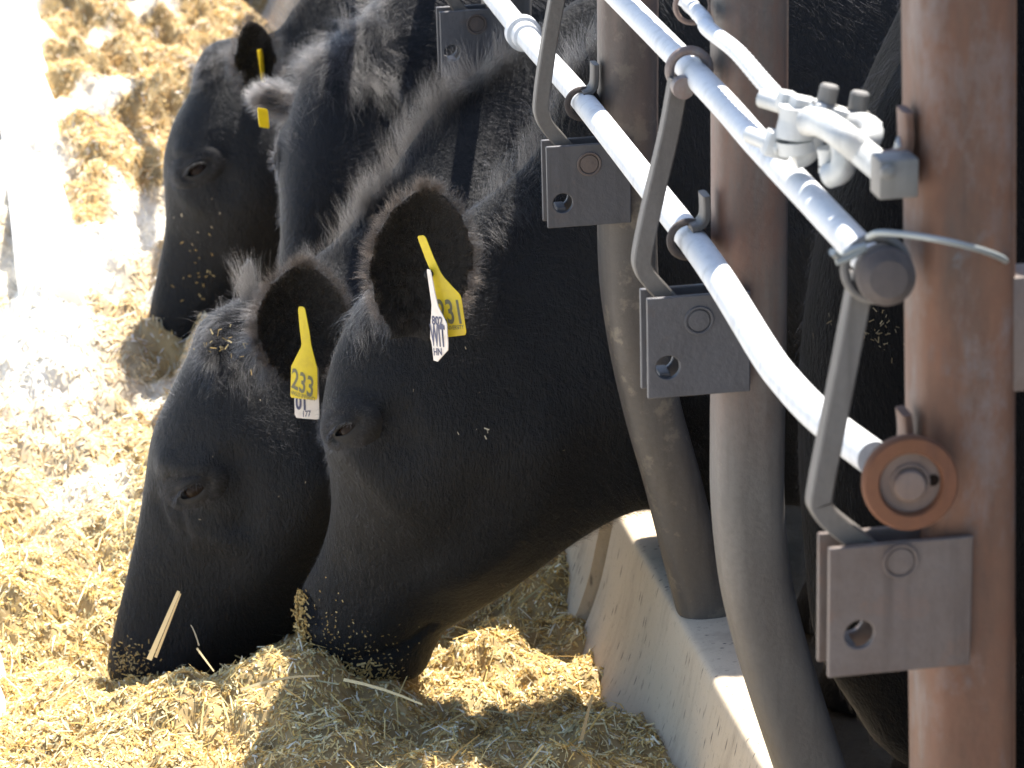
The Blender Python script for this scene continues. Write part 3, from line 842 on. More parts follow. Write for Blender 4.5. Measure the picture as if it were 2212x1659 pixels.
def settle(o, base):
    """move the origin of a finished cow to the ground below it"""
    T = Matrix.Translation(Vector(base))
    o.data.transform(T.inverted()); o.location = base
    for c in o.children:
        c.matrix_parent_inverse = T.inverted()

def trunk(x0, y0, ytail, zt=.9, w_=1.0):
    """stations from the shoulder back to the tail, in world metres"""
    Yx = lambda x: y0 + (ytail - y0) * (x - .2) / 2.1
    return [body_st(.34, zt - .01, .10, Yx(.34), .11 * w_, .235 * w_, .13 * w_),
            body_st(.62, zt + .02, .02, Yx(.62), .12 * w_, .29 * w_, .17 * w_),
            body_st(1.05, zt, .00, Yx(1.05), .15 * w_, .335 * w_, .24 * w_),
            body_st(1.5, zt, .00, Yx(1.5), .17 * w_, .345 * w_, .25 * w_),
            body_st(1.9, zt + .01, .10, Yx(1.9), .17 * w_, .30 * w_, .18 * w_),
            body_st(2.2, zt - .02, .28, Yx(2.2), .12 * w_, .24 * w_, .15 * w_),
            body_st(2.34, zt - .12, .42, Yx(2.34), .06, .13, .08)]
def four_legs(y0, ytail):
    Yx = lambda x: y0 + (ytail - y0) * (x - .2) / 2.1
    return [(.52, Yx(.52) - .15, .25, .13), (.56, Yx(.56) + .15, .25, .13), (2.05, Yx(2.05) - .17, .40, .17, False), (2.0, Yx(2.0) + .17, .40, .17, False)]

# ---- the cow with tag 231 -------------------------------------------------
H = head_st
yw = 17
st = [H((705, 1440), (815, 1468), .020, .030, .025, 4.285, 4.26, yw),
      H((661, 1392), (908, 1456), .050, .060, .045, 4.285, 4.25, yw),
      H((643, 1325), (940, 1400), .056, .068, .048, 4.28, 4.245, yw),
      H((653, 1268), (962, 1362), .046, .066, .044, 4.27, 4.235, yw),
      H((690, 1195), (1020, 1325), .044, .068, .046, 4.255, 4.22, yw),
      H((714, 1105), (1092, 1280), .054, .080, .055, 4.235, 4.20, yw),
      H((712, 1010), (1165, 1228), .078, .098, .062, 4.215, 4.19, yw),
      H((697, 925), (1240, 1172), .098, .112, .070, 4.20, 4.19, yw),
      H((703, 830), (1310, 1128), .098, .118, .078, 4.19, 4.195, yw),
      H((735, 725), (1365, 1102), .090, .118, .085, 4.185, 4.20, 14),
      H((800, 615), (1410,1092), .070, .118, .090, 4.19, 4.21, 10),
      H((905, 520), (1450, 1100), .070, .122, .090, 4.205, 4.22, 6),
      H((1040, 435), (1490, 1105), .062, .128, .09, 4.225, 4.23, 3),
      H((1160, 325), (1550, 1140), .060, .140, .09, 4.24, 4.24, 0),
      H((1235, 150), (1640, 1190), .070, .16, .10, 4.25, 4.25, 0), body_st(.15, .95, .12, 4.25, .08, .19, .11)] + trunk(.1, 4.25, 4.02, 1.06)
E231 = (atY(893, 705, 4.085), atY(928, 408, 4.03), atY(1025, 570, 4.045) - atY(810, 560, 4.06), np.array([-.35, -1, .15]), .070, .62)
st231, ears = st, [E231, (atY(850, 640, 4.29), atY(900, 560, 4.42), np.array([.8, .3, 0]), np.array([-.5, .8, 0]), .05, .5)]
o231, me, rims = cow('black cow with ear tag 231, its neck reaching out behind the curved post', st, ears, four_legs(4.25, 4.02))
push_px(me, [(655, 1300), (668, 1325), (680, 1350)], .009, -.012)                 # nostril
push_px(me, [(735, 1435), (800, 1425), (880, 1400), (935, 1360)], .010, -.006)    # mouth
push_px(me, [(745, 890), (790, 900)], .026, .012)                                  # brow
push_px(me, [(755, 985), (800, 1030), (860, 1100)], .022, .006)                     # cheek ridge
push_px(me, [(850, 910), (880, 960)], .03, -.008)
push_px(me, [(1010, 1240), (1090, 1180), (1160, 1090), (1190, 980)], .05, .012)     # jaw muscle
push_px(me, [(880, 1240), (960, 1180), (1020, 1090)], .035, -.006)
eye(me, o231, 744, 932, 32, 1.2, .75)
whorl231 = np.array(atY(715, 860, 4.17))
coat(me, o231, 150000, whorl231, .011, 1.3)
tuft(me, o231, [([(1050, 440), (1160, 320), (1240, 190), (1290, 80)], 4.24, .016, 1500, (.03, .065), (.25, -.1, .9), .35, .02),
                ([(1040, 480), (1110, 440), (1180, 370)], 4.14, .014, 900, (.02, .04), (.3, -.3, -.8), .3, .02),
                ([(745, 720), (800, 640), (830, 600)], 4.14, .012, 700, (.02, .05), (-.1, -.4, -.8), .35, .02)])
ear_hair(o231, rims[0], 5000, (.006, .017))

# ---- the cow with tag 233 -------------------------------------------------
y3 = 4.53
st = [H((268, 1505), (390, 1530), .020, .028, .022, y3),
      H((233, 1455), (430, 1505), .048, .058, .042, y3),
      H((239, 1395), (470, 1470), .056, .066, .046, y3),
      H((254, 1325), (520, 1440), .044, .064, .042, y3),
      H((278, 1220), (600, 1390), .042, .066, .044, y3),
      H((302, 1105), (690, 1330), .052, .080, .055, y3),
      H((316, 1010), (760, 1250), .076, .100, .064, y3),
      H((329, 940), (820, 1170), .094, .112, .072, y3),
      H((366, 852), (870, 1090), .096, .116, .080, y3),
      H((408, 765), (905, 1030), .086, .114, .085, y3 + .01),
      H((440, 690), (930, 990), .064, .110, .090, y3 + .02),
      H((560, 625), (960, 880), .062, .112, .09, y3 + .03),
      H((715, 530), (1010, 800), .055, .115, .09, y3 + .05),
      H((835, 385), (1065, 720), .05, .120, .09, y3 + .12),
      H((962, 215), (1135, 660), .05, .125, .09, y3 + .19),
      H((1110, 100), (1225, 620), .055, .125, .10, y3 + .24)] + trunk(.1, 4.78, 5.0)
E233 = (atY(648, 800, 4.42), atY(657, 572, 4.375), atY(738, 690, 4.40) - atY(556, 690, 4.41), np.array([-.25, -1, .1]), .068, .60)
ears = [E233, (atY(500, 650, 4.62), atY(528, 600, 4.74), np.array([.4, .1, .8]), np.array([-.8, .4, 0]), .05, .5)]
o233, me, rims = cow('black cow with yellow ear tag 233, its head lowest and farthest forward in the hay', st, ears, four_legs(4.78, 5.0))
push_px(me, [(250, 1400), (262, 1425)], .009, -.010)
push_px(me, [(355, 1010), (400, 1015), (440, 1020)], .022, .009)
push_px(me, [(345, 1100), (365, 1140)], .016, -.006)
push_px(me, [(390, 1130), (430, 1150), (500, 1170)], .022, .006)
push_px(me, [(372, 1050), (370, 1085), (382, 1118), (395, 1160)], .007, -.006)
push_px(me, [(360, 1060), (358, 1100), (368, 1130)], .008, .004)
push_px(me, [(510, 1000), (530, 1060), (520, 1130)], .026, -.008)
push_px(me, [(560, 1250), (640, 1160), (690, 1050)], .045, .010)
eye(me, o233, 415, 1066, 36, 1.42, 1.0)
coat(me, o233, 110000, np.array(atY(385, 870, 4.44)), .011, .9)
tuft(me, o233, [([(430, 730), (450, 690), (500, 650), (560, 640)], 4.47, .020, 1300, (.02, .05), (-.45, -.3, -.6), .6, .018),
                ([(420, 740), (450, 760), (520, 790), (560, 790)], 4.44, .016, 1100, (.03, .055), (-.2, -.3, -.9), .4, .018),
                ([(530, 625), (525, 600)], 4.52, .008, 300, (.05, .085), (-.1, -.2, 1), .25, .02),
                ([(640, 590), (715, 530), (760, 470)], 4.56, .016, 700, (.015, .035), (.1, -.2, .6), .35, .022),
                ([(745, 500), (800, 420), (850, 365)], 4.61, .014, 1500, (.02, .055), (-.15, -.1, .9), .32, .022),
                ([(850, 365), (962, 215), (1110, 100)], 4.70, .018, 3000, (.025, .075), (-.05, -.1, .9), .30, .024),
                ([(785, 440), (768, 390)], 4.58, .007, 200, (.05, .085), (-.35, -.2, .9), .2, .03)])
ear_hair(o233, rims[0], 5000, (.007, .018))

# ---- the cow behind, face turned towards the camera ------------------------
def H4(D, V, a, b_, c_, yd, yv, yaw): return head_st(D, V, a, b_, c_, yd, yv, yaw)
st = [H4((610, 868), (705, 890), .02, .028, .02, 5.06, 5.12, -40),
      H4((594, 800), (745, 850), .048, .058, .045, 5.05, 5.16, -40),
      H4((602, 710), (775, 770), .05, .064, .045, 5.06, 5.20, -40),
      H4((617, 590), (825, 680), .056, .072, .045, 5.08, 5.26, -38),
      H4((626, 470), (865, 590), .072, .090, .055, 5.10, 5.32, -36),
      H4((630, 360), (895, 510), .096, .108, .065, 5.12, 5.37, -34),
      H4((650, 240), (925, 450), .092, .112, .075, 5.15, 5.40, -30),
      H4((684, 130), (950, 400), .082, .110, .085, 5.19, 5.42, -22),
      H4((770, 50), (985, 360), .066, .108, .09, 5.25, 5.42, -14),
      H4((845, -30), (1010, 330), .06, .118, .09, 5.30, 5.40, -6),
      H4((930, -120), (1050, 320), .06, .13, .09, 5.34, 5.39, 0)] + trunk(.1, 5.45, 5.72)
ears = [(atY(660, 225, 5.24), atY(550, 212, 5.33), np.array([0, .2, 1.]), np.array([-.2, -.6, -.6]), .024, .5)]
o4, me, rims = cow('black cow with a broad furry forehead, half hidden between its neighbours, its ear tip pale', st, ears, four_legs(5.45, 5.72), .0075, M_COATB)
push_px(me, [(585, 310), (600, 290)], .02, .010)
push_px(me, [(640, 470), (650, 560)], .03, .004)
eye(me, o4, 588, 352, 60, .9, .8, 14)
coat(me, o4, 90000, np.array(atY(690, 370, 5.05)), .017, .9)
tuft(me, o4, [([(690, 140), (740, 70), (800, 10), (860, -30)], 5.2, .035, 2600, (.03, .075), (-.3, -.3, -.8), .5, .02),
              ([(750, 160), (830, 165), (910, 180)], 5.16, .014, 1300, (.03, .06), (-.1, -.5, -.8), .4, .018),
              ([(670, 90), (625, 160)], 5.2, .02, 600, (.02, .05), (-.6, -.3, .1), .4, .02)])
ear_hair(o4, rims[0], 2600, (.012, .022), M_PALEHAIR)

# ---- the farthest head -----------------------------------------------------
y6 = 5.97
st = [H((352, 752), (398, 764), .018, .026, .02, y6),
      H((323, 708), (425, 750), .046, .056, .04, y6),
      H((326, 655), (455, 725), .052, .062, .044, y6),
      H((341, 580), (510, 690), .044, .064, .044, y6),
      H((356, 495), (560, 650), .046, .070, .048, y6),
      H((355, 425), (610, 600), .066, .088, .056, y6),
      H((353, 345), (645, 545), .088, .104, .066, y6),
      H((376, 262), (675, 490), .092, .110, .074, y6),
      H((410, 200), (690, 440), .086, .108, .08, y6 + .01),
      H((424, 135), (705, 400), .060, .105, .085, y6 + .02),
      H((470, 88), (725, 370), .058, .105, .085, y6 + .04),
      H((590, 70), (770, 340), .054, .11, .085, y6 + .06),
      H((640, 10), (800, 320), .055, .115, .09, y6 + .07),
      H((730, -80), (860, 310), .06, .125, .09, y6 + .09)] + trunk(.1, 6.12, 6.42)
ears = [(atY(556, 195, 5.86), atY(543, 44, 5.83), atY(600, 110, 5.86) - atY(505, 110, 5.84), np.array([-.55, -1, .1]), .042, .75)]
o6, me, rims = cow('black cow at the back left, face in full profile against the bright hay', st, ears, four_legs(6.12, 6.42), .008)
push_px(me, [(385, 330), (420, 335), (450, 340)], .02, .008)
push_px(me, [(470, 330), (480, 400)], .028, -.008)
push_px(me, [(395, 430), (420, 460)], .02, .005)
eye(me, o6, 427, 372, 32, 1.35, 1.0, 14)
coat(me, o6, 50000, np.array(atY(385, 240, 5.88)), .011, .8)
tuft(me, o6, [([(430, 150), (445, 110), (490, 90)], 5.93, .02, 1400, (.02, .045), (-.5, -.3, -.6), .5, .02),
              ([(600, 70), (640, 10), (700, -40)], 6.03, .02, 900, (.03, .055), (-.2, -.1, .9), .3, .02)])
ear_hair(o6, rims[0], 2200, (.010, .02))

# ---- the cow standing at the fence, head up ---------------------------------
def W_(D, V, y, a, b_, c_): return (np.array([D[0], y, D[1]]), np.array([V[0], y, V[1]]), np.array([0, -1., 0]), a, b_, c_)
yn = 3.36
st = [W_((.02, 1.20), (.06, 1.13), yn + .02, .02, .03, .02), W_((.03, 1.27), (.12, 1.12), yn + .02, .05, .06, .045), W_((.08, 1.33), (.2, 1.13), yn + .02, .05, .064, .045),
      W_((.2, 1.42), (.31, 1.12), yn + .01, .06, .08, .05), W_((.32, 1.5), (.33, 1.12), yn, .10, .11, .06), W_((.45, 1.54), (.24, 1.05), yn, .08, .12, .10),
      W_((.56, 1.46), (.13, .90), yn, .09, .15, .12), W_((.68, 1.28), (.075, .68), yn, .10, .19, .15), W_((.80, 1.08), (.075, .42), yn, .11, .23, .17),
      W_((.92, .96), (.12, .22), yn, .12, .255, .15), W_((1.05, .93), (.34, .08), yn, .13, .29, .17)]
st += [body_st(1.35, .92, .03, yn - .05, .15, .31, .22), body_st(1.8, .92, .02, yn - .1, .16, .32, .23), body_st(2.25, .93, .10, yn - .14, .16, .29, .18), body_st(2.6, .9, .3, yn - .17, .12, .22, .14), body_st(2.75, .78, .45, yn - .18, .06, .12, .08)]
ears = [(np.array([.44, yn - .09, 1.46]), np.array([.50, yn - .26, 1.42]), np.array([0, 0, 1.]), np.array([-1, -.3, 0]), .06, .4, .03),
        (np.array([.44, yn + .09, 1.46]), np.array([.50, yn + .26, 1.42]), np.array([0, 0, 1.]), np.array([-1, .3, 0]), .06, .4, .03)]
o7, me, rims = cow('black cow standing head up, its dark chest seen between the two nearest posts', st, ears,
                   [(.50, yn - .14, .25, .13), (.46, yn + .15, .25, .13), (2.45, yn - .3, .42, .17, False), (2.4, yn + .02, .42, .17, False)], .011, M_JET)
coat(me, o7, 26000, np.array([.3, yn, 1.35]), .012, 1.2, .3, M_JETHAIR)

# a further cow down the line, out of the picture but for its shadow
def copy_tree(o, parent=None):
    c = o.copy(); col.objects.link(c)
    if parent is not None:
        c.parent = parent; c.matrix_parent_inverse = o.matrix_parent_inverse.copy()
    for ch in list(o.children): copy_tree(ch, c)
    return c

o9 = None
COWS = [(o231, 4.25), (o233, 4.68), (o4, 5.37), (o6, 6.08), (o7, 3.36)]
for o_, y_ in COWS: settle(o_, (.5, y_, -.42))
o8 = copy_tree(o6); o8.location = (.52, 9.25, -.42)
o9 = copy_tree(o7); o9.location = (.56, 2.56, -.42); o9['label'] = 'added black cow just past the right edge, keeping light off the standing cow'  # extra cow beside the frame, added to shade the standing cow's flank
o8['label'] = 'black cow farthest down the row, beyond the top edge of the picture'

# ------------------------------------------------------------------ ear tags
def ear_tag(name, label, m, frame, outline, texts, mt, hole=True, th=.0014, bend=0.0, cat='ear tag', group=None):
    """frame: origin, u and v vectors (3-D); outline in (u, v) units"""
    O, U, V_ = [np.asarray(q, float) for q in frame]
    N_ = np.cross(U, V_); N_ /= np.linalg.norm(N_)
    if N_ @ (CAM - O) < 0: N_ = -N_
    P_ = lambda u, v, h: O + U * u + V_ * v + N_ * (h - bend * (u * u))
    us_ = np.array(outline)
    # strips across the outline: rows of v with left and right limits
    rows = sorted(set(us_[:, 2]))
    V, F = [], []; nc = 8
    vv = []
    L_ = np.interp
    vs_ = np.unique(np.concatenate([np.linspace(us_[0, 2], us_[-1, 2], 44), us_[:, 2]]))
    for h in (th / 2, -th / 2):
        for v in vs_:
            l, r = L_(v, us_[:, 2], us_[:, 0]), L_(v, us_[:, 2], us_[:, 1])
            for k in range(nc): V.append(P_(l + (r - l) * k / (nc - 1), v, h))
    m_ = len(vs_); off = m_ * nc
    for i in range(m_ - 1):
        for k in range(nc - 1):
            F.append((i * nc + k, i * nc + k + 1, (i + 1) * nc + k + 1, (i + 1) * nc + k))
            F.append((off + i * nc + k, off + (i + 1) * nc + k, off + (i + 1) * nc + k + 1, off + i * nc + k + 1))
        for k in (0, nc - 1): F.append((i * nc + k, (i + 1) * nc + k, off + (i + 1) * nc + k, off + i * nc + k))
    for i in (0, m_ - 1):
        for k in range(nc - 1): F.append((i * nc + k, i * nc + k + 1, off + i * nc + k + 1, off + i * nc + k))
    b = MB(); b.add(V, F)
    o = b.build('ear_tag', m, None, sharp=40)
    bv = o.modifiers.new('edge', 'BEVEL'); bv.width = .0005; bv.segments = 2; bv.limit_method = 'ANGLE'
    tag(o, label, cat, group)
    for txt, u0, v0, su, sv, sh, nm, wgt in texts:
        cu = bpy.data.curves.new('t', 'FONT'); cu.body = txt; cu.size = 1.0; cu.align_x = 'LEFT'; cu.offset = wgt
        ob = bpy.data.objects.new('t', cu); col.objects.link(ob)
        me = bpy.data.meshes.new_from_object(ob.evaluated_get(bpy.context.evaluated_depsgraph_get()))
        bpy.data.objects.remove(ob); bpy.data.curves.remove(cu)
        Vt, _ = verts_of(me)
        x0_, x1_ = Vt[:, 0].min(), Vt[:, 0].max(); y0_, y1_ = Vt[:, 1].min(), Vt[:, 1].max()
        out = np.array([P_(u0 + (x - x0_) / (x1_ - x0_) * su, v0 + (1 - (y - y0_) / (y1_ - y0_)) * sv + (x - x0_) / (x1_ - x0_) * sh, th / 2 + .0006) for x, y, _z in Vt])
        set_verts(me, out); me.materials.clear()
        link(nm, me, mt, o, False)
    return o

def frame_px(tl, tr, bl, Ytl, Ytr, Ybl):
    """u runs tl -> tr, v runs tl -> bl"""
    a, b_, c_ = atY(*tl, Ytl), atY(*tr, Ytr), atY(*bl, Ybl)
    return a, b_ - a, c_ - a
GT = 'tags in the ears of the cows'
# outline rows: (left, right, v)
YSH = [(.36, .46, 0.0), (.32, .52, .015), (.31, .55, .04), (.33, .57, .2), (.34, .60, .36), (.30, .64, .40), (.03, .97, .58), (.0, 1.0, .60), (.0, 1.0, .975), (.03, .97, 1.0)]
fr = frame_px((636, 660), (692, 668), (624, 858), 4.372, 4.358, 4.366)
ear_tag('ear_tag', 'yellow ear tag reading 233 in the ear of the foremost feeding head', M_YEL, fr, [(.20, .34, 0.0), (.16, .40, .015), (.155, .44, .05), (.26, .62, .25), (.36, .72, .40), (.34, .76, .44), (.06, .97, .63), (.02, 1.0, .66), (.06, 1.06, .98), (.10, 1.02, 1.0)],
        [('233', .07, .665, .82, .225, .09, 'number', .018), ('ANGUS UNIVERSITY', .08, .915, .92, .045, .055, 'lettering', .01)], M_INK, bend=.006, group=GT)
fr = frame_px((634, 780), (686, 786), (637, 902), 4.380, 4.366, 4.376)
ear_tag('ear_tag', 'dirty white ear tag showing below the yellow tag 233', M_WHT, fr, [(.1, .9, 0), (0, 1, .1), (0, 1, .94), (.06, .97, 1.0)],
        [('01', .05, .58, .42, .27, .0, 'number', .04), ('177', .35, .86, .32, .11, -.02, 'lettering', .02)], M_PEN, bend=.004, group=GT)
fr = frame_px((913, 508), (985, 500), (950, 730), 4.018, 4.00, 4.00)
ear_tag('ear_tag', 'yellow ear tag reading 231 hanging in the nearest big furry ear', M_YEL, fr, [(-.13, .02, 0.0), (-.16, .07, .015), (-.15, .10, .04), (-.04, .22, .22), (.08, .36, .38), (.06, .42, .42), (-.02, .78, .60), (-.02, .82, .64), (-.02, .80, .975), (.02, .76, 1.0)],
        [('231', .06, .62, .66, .24, .03, 'number', .02), ('UNIVERSITY', .20, .89, .56, .04, .008, 'lettering', .01)], M_INK, bend=.004, group=GT)
fr = frame_px((919, 580), (952, 590), (936, 778), 4.006, 3.975, 3.995)
ear_tag('ear_tag', 'white ear tag with pen marks WIT beside the yellow tag 231', M_WHT, fr, [(.12, .30, 0.0), (.10, .36, .03), (.18, .50, .25), (.22, .62, .38), (.12, .98, .52), (.08, 1.04, .55), (-.06, 1.02, .76), (.0, 1.0, .80), (.02, .98, .84), (.03, .55, .94), (.04, .30, 1.0)],
        [('802', .18, .50, .66, .10, -.02, 'number', .03), ('WIT', .0, .60, .92, .24, -.03, 'lettering', .03), ('HN', .12, .86, .52, .08, -.03, 'mark', .02)], M_PEN, bend=.002, group=GT)
b = MB(); b.disc(atY(926, 592, 4.008), (-.3, -1, .1), [(.006, -.002), (.006, .003), (.004, .005), (.001, .0055)], 18); tb = b.build('stud', M_LID, bpy.data.objects['ear_tag.003'])
fr = frame_px((556, 108), (566, 104), (566, 180), 5.80, 5.85, 5.83)
ear_tag('ear_tag', 'yellow ear tag seen edge on in the farthest upright ear', M_YEL, fr, [(.0, .8, 0.0), (.0, 1.0, .1), (.0, 1.0, .9), (.1, .9, 1.0)], [], M_INK, group=GT)
fr = frame_px((556, 232), (578, 236), (560, 274), 5.05, 5.06, 5.05)
ear_tag('ear_tag', 'small yellow ear tag corner showing below the pale ear tip', M_YEL, fr, [(.1, .9, 0.0), (.0, 1.0, .1), (.0, 1.0, .9), (.1, .9, 1.0)], [], M_INK, group=GT)

# ------------------------------------------------------------------ chopped hay
def hay_height(x, y):
    z = -.155 + 0 * x
    z = z + .055 * np.exp(-((y - 3.75) / .42) ** 2) * (x > -2)                       # fuller near the camera
    z = z + .086 * np.exp(-((x + .53) / .22) ** 2 - ((y - 4.22) / .10) ** 2)           # ridge in front of the muzzle
    z = z + .012 * np.exp(-((x + .26) / .14) ** 2 - ((y - 4.02) / .10) ** 2)
    z = z - .050 * np.exp(-((x + .62) / .18) ** 2 - ((y - 4.58) / .16) ** 2)
    z = z + .055 * np.exp(-((x + .02) / .10) ** 2 - ((y - 4.75) / .28) ** 2)
    lump = vnoise2(x * 7 + 3, y * 5.5 + 1, 1) - .5
    lump2 = vnoise2(x * 16 + 9, y * 14 + 4, 2) - .5
    lump3 = vnoise2(x * 42, y * 40, 3) - .5
    lump4 = vnoise2(x * 100, y * 100, 4) - .5
    far_ = np.clip((y - 4.4) / 1.5, 0, 1)
    z = z + .07 * np.exp(-((x + .76) / .12) ** 2 - ((y - 5.95) / .22) ** 2)
    z = z + lump * (.06 + .13 * far_) + lump2 * (.040 + .060 * far_) + lump3 * .026 + lump4 * .010
    return z
def build_hay():
    x0, x1, y0, y1 = -.95, .03, 2.6, 9.8
    xs = np.linspace(x0, x1, 150); ys = np.concatenate([np.linspace(y0, 5.2, 420), np.linspace(5.21, y1, 430)])
    Xg, Yg = np.meshgrid(xs, ys)
    Zg = hay_height(Xg, Yg)
    V = np.stack([Xg, Yg, Zg], -1).reshape(-1, 3)
    nx, ny = len(xs), len(ys)
    i = np.arange(ny - 1)[:, None] * nx + np.arange(nx - 1)[None]
    F = np.stack([i, i + 1, i + nx + 1, i + nx], -1).reshape(-1, 4)
    base = np.array([.40, .29, .14]); k = vnoise2(V[:, 0] * 30, V[:, 1] * 30, 8)[:, None]
    C = base * (.55 + .75 * k)
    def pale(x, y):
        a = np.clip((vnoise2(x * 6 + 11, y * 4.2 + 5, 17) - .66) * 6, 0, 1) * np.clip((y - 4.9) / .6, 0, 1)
        b_ = np.exp(-((x + .74) / .13) ** 2 - ((y - 5.9) / .5) ** 2) * .8 + np.clip((-.63 - x) / .05, 0, 1) * np.clip((y - 5.6) / .3, 0, 1) * np.clip((vnoise2(x * 9, y * 5, 31) - .25) * 4, 0, 1)  # hay near the curb coloured pale, standing in for blown-out sunlight
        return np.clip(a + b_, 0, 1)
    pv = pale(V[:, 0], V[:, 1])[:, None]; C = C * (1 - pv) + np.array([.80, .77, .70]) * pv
    # straws and chips: flat bent strips
    def straws(N, ya, yb, L0, L1, w0, w1, up, seed):
        r = np.random.default_rng(seed)
        x = r.uniform(x0 + .02, x1, N); y = r.uniform(ya, yb, N)
        z = hay_height(x, y) + r.uniform(-.002, .007, N)
        az = r.uniform(0, 2 * np.pi, N); el = r.normal(0, up, N)
        e_ = .01
        gx = (hay_height(x + e_, y) - hay_height(x - e_, y)) / (2 * e_); gy = (hay_height(x, y + e_) - hay_height(x, y - e_)) / (2 * e_)
        d = np.stack([np.cos(az), np.sin(az), np.clip(gx * np.cos(az) + gy * np.sin(az), -1.2, 1.2) + el], -1); d /= np.linalg.norm(d, axis=1, keepdims=True)
        sd = np.cross(d, r.normal(0, 1, (N, 3)) + np.array([0, 0, 1.6])); sd /= np.linalg.norm(sd, axis=1, keepdims=True)
        L = r.uniform(L0, L1, N) ** 1.0; w_ = r.uniform(w0, w1, N)
        nrm = np.cross(sd, d); bend = r.normal(0, .12, N) * L
        c = np.stack([x, y, z], -1)
        pts = []
        for t, bb, ww in ((-.5, 0, .8), (0, 1, 1.), (.5, 0, .6)):
            q = c + d * (L * t)[:, None] + nrm * (bend * bb)[:, None]
            pts += [q - sd * (w_ * ww / 2)[:, None], q + sd * (w_ * ww / 2)[:, None]]
        Vs = np.stack(pts, 1).reshape(-1, 3)
        o_ = np.arange(N)[:, None] * 6
        Fs = np.concatenate([np.stack([o_[:, 0], o_[:, 0] + 1, o_[:, 0] + 3, o_[:, 0] + 2], -1), np.stack([o_[:, 0] + 2, o_[:, 0] + 3, o_[:, 0] + 5, o_[:, 0] + 4], -1)], 1).reshape(-1, 4)
        pal = np.array([[.72, .55, .24], [.66, .46, .16], [.78, .66, .38], [.54, .34, .12], [.70, .64, .38], [.52, .48, .28], [.86, .82, .66]])
        pi = r.choice(len(pal), N, p=[.26, .22, .16, .12, .10, .06, .08])
        cs = pal[pi] * r.uniform(.7, 1.15, (N, 1))
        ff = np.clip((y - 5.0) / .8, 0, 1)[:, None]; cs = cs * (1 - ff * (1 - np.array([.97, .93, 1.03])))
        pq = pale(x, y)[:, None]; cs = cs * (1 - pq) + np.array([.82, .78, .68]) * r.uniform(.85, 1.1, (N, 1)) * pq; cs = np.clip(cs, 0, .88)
        return Vs, Fs, np.repeat(cs, 6, 0)
    sets = [straws(85000, 3.2, 5.2, .003, .011, .0014, .0036, .35, 11), straws(30000, 3.2, 5.2, .009, .030, .0012, .0030, .30, 12),
            straws(1100, 3.3, 5.2, .05, .10, .0016, .003, .25, 13), straws(90000, 5.0, 9.6, .006, .022, .002, .0048, .35, 14), straws(16000, 5.0, 9.6, .02, .05, .0018, .0036, .35, 15)]
    # a few long stalks that show singly
    def stalk(pa, pb, wd, c_, sag=.0):
        pa, pb = np.asarray(pa), np.asarray(pb); d = (pb - pa); s_ = np.cross(d, CAM - pa); s_ /= np.linalg.norm(s_)
        ts = np.linspace(0, 1, 5); Vs = []
        for t in ts:
            q = pa + d * t + np.array([0, 0, sag * 4 * t * (1 - t)])
            Vs += [q - s_ * wd * (1 - .4 * t) / 2, q + s_ * wd * (1 - .4 * t) / 2]
        Fs = [(2 * k_, 2 * k_ + 1, 2 * k_ + 3, 2 * k_ + 2) for k_ in range(4)]
        return np.array(Vs), np.array(Fs), np.tile(np.array(c_), (10, 1))
    st_ = [stalk(atY(322, 1425, 4.22), atY(386, 1277, 4.26), .0075, (.62, .48, .26)), stalk(atY(336, 1420, 4.21), atY(390, 1282, 4.25), .004, (.5, .36, .18)),
           stalk(atY(742, 1468, 4.07), atY(912, 1522, 3.96), .0045, (.55, .47, .28), .004), stalk(atY(520, 1490, 4.02), atY(690, 1460, 4.08), .004, (.6, .5, .3), .006),
           stalk(atY(425, 1400, 4.2), atY(462, 1450, 4.13), .003, (.45, .36, .2)), stalk(atY(600, 1405, 4.24), atY(700, 1445, 4.18), .007, (.5, .36, .17)),
           stalk(atY(640, 1390, 4.25), atY(662, 1425, 4.2), .0025, (.5, .4, .2)), stalk(atY(455, 905, 4.9), atY(540, 1010, 4.7), .004, (.5, .4, .3)),
           stalk(atY(1255, 1600, 3.86), atY(1280, 1500, 3.9), .005, (.42, .3, .15)), stalk(atY(430, 1395, 4.22), atY(412, 1350, 4.25), .002, (.5, .4, .25), .004)]
    Va, Fa, Ca = [V], [F], [C]; off = len(V)
    for Vs, Fs, Cs in sets + st_:
        Va.append(Vs); Fa.append(Fs + off); Ca.append(Cs); off += len(Vs)
    Va = np.concatenate(Va); Fa = np.concatenate(Fa); Ca = np.concatenate(Ca)
    me = bpy.data.meshes.new('hay')
    me.vertices.add(len(Va)); me.vertices.foreach_set('co', Va.ravel())
    me.loops.add(len(Fa) * 4); me.loops.foreach_set('vertex_index', Fa.ravel().astype(np.int32))
    me.polygons.add(len(Fa)); me.polygons.foreach_set('loop_start', np.arange(0, len(Fa) * 4, 4, dtype=np.int32))
    me.update(calc_edges=True)
    at_ = me.attributes.new('col', 'FLOAT_COLOR', 'POINT')
    at_.data.foreach_set('color', np.concatenate([Ca, np.ones((len(Ca), 1))], 1).astype(np.float32).ravel())
    o = link('hay', me, M_HAY)
    tag(o, 'loose golden chopped hay lying along the feed trough', 'hay', kind='stuff')
build_hay()

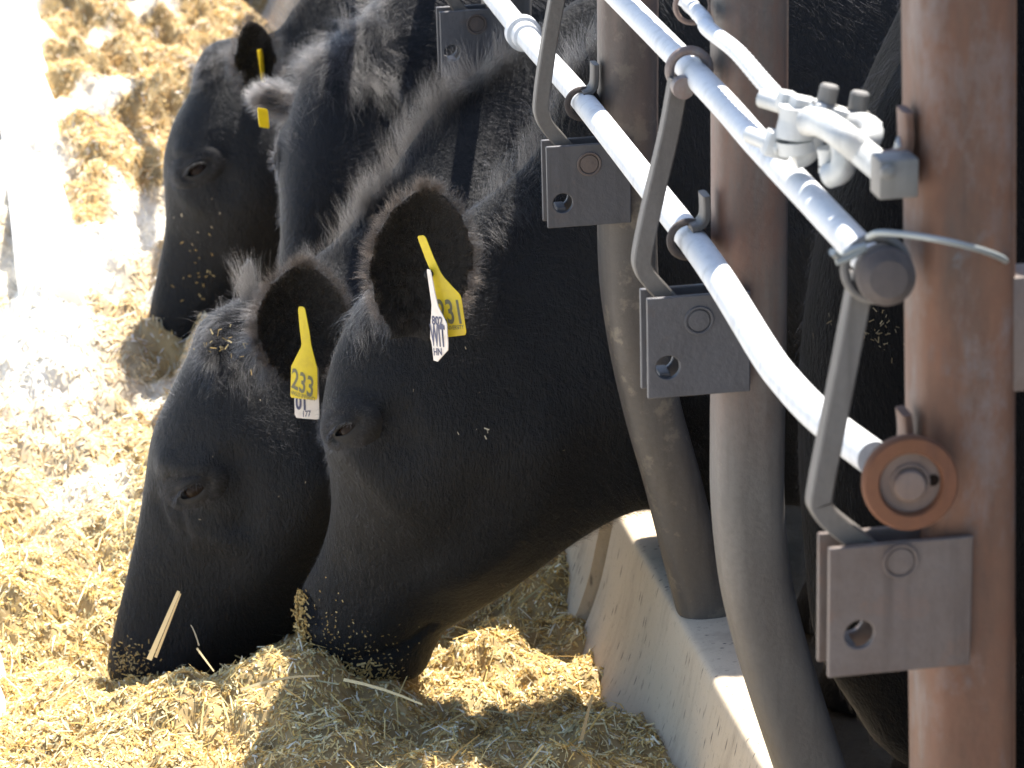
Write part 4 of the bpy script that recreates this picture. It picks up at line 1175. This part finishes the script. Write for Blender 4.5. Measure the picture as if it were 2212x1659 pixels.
# bits of feed stuck to muzzles, coats and foreheads
def crumbs():
    Vs, Fs, Cs = [], [], []
    r = np.random.default_rng(21)
    def on(o, pxs, spread, N, L0, L1, w0, w1, pal, lift=.0015):
        V, Nn = verts_of(o.data); V = V + np.array(o.location)
        x, y, D = proj(V)
        keep = np.where(np.sum(Nn * (CAM - V), axis=1) > -.02)[0]
        pxs = np.array(pxs, float); Q = cr(pxs, 6) if len(pxs) > 1 else pxs
        for _ in range(N):
            q = Q[r.integers(len(Q))] + r.normal(0, spread, 2)
            d = np.hypot(x[keep] - q[0], y[keep] - q[1]); near = keep[d < 14]
            if not len(near): continue
            i = near[np.argmin(D[near] + np.hypot(x[near] - q[0], y[near] - q[1]) * .003)]
            n_ = Nn[i]; c = V[i] + n_ * (lift + .009 * 0) + r.normal(0, .002, 3)
            t = np.cross(n_, r.normal(0, 1, 3)); t /= np.linalg.norm(t); s_ = np.cross(n_, t)
            L, w_ = r.uniform(L0, L1), r.uniform(w0, w1); t = t + n_ * r.normal(.15, .25)
            b0 = len(Vs)
            Vs.extend([c - t * L / 2 - s_ * w_ / 2, c + t * L / 2 - s_ * w_ / 2, c + t * L / 2 + s_ * w_ / 2, c - t * L / 2 + s_ * w_ / 2])
            Fs.append((b0, b0 + 1, b0 + 2, b0 + 3)); Cs.extend([pal[r.integers(len(pal))] * r.uniform(.7, 1.2)] * 4)
    gold = np.array([[.42, .28, .10], [.35, .24, .09], [.5, .38, .18]]); pale = np.array([[.55, .47, .33], [.4, .32, .2]])
    on(o231, [(648, 1285), (644, 1320), (652, 1360), (668, 1400), (690, 1430)], 7, 520, .003, .010, .0015, .004, gold, .003)
    on(o231, [(680, 1330), (720, 1400), (790, 1420), (860, 1440)], 34, 260, .002, .004, .0008, .002, gold)
    on(o231, [(700, 1440), (760, 1455), (840, 1460)], 14, 200, .004, .012, .001, .003, gold, .003)
    on(o231, [(1000, 900), (1050, 935)], 90, 8, .002, .005, .0006, .001, pale)
    on(o231, [(1045, 936)], 4, 4, .005, .008, .0012, .002, pale)
    on(o233, [(250, 1420), (300, 1440)], 20, 160, .003, .007, .001, .0025, gold)
    on(o233, [(480, 900), (450, 1000), (560, 1100)], 80, 9, .002, .004, .0007, .0012, pale)
    on(o233, [(470, 730), (500, 760)], 22, 22, .004, .010, .001, .002, gold, .012)
    on(o6, [(400, 640), (440, 600), (420, 560)], 22, 26, .003, .008, .0012, .0024, gold)
    on(o6, [(430, 450), (410, 520)], 24, 8, .003, .005, .0012, .002, pale)
    on(o7, [(1830, 720), (1890, 700), (1930, 740)], 26, 70, .002, .008, .0006, .0014, pale * .3, .003)
    me = bpy.data.meshes.new('hay_crumbs'); me.from_pydata([tuple(v) for v in Vs], [], Fs)
    at_ = me.attributes.new('col', 'FLOAT_COLOR', 'POINT')
    at_.data.foreach_set('color', np.concatenate([np.array(Cs), np.ones((len(Cs), 1))], 1).astype(np.float32).ravel())
    o = link('hay_crumbs', me, M_HAY, None, False)
    tag(o, 'small bits of hay stuck to the muzzles and coats of the cows', 'hay crumbs', kind='stuff')
crumbs()
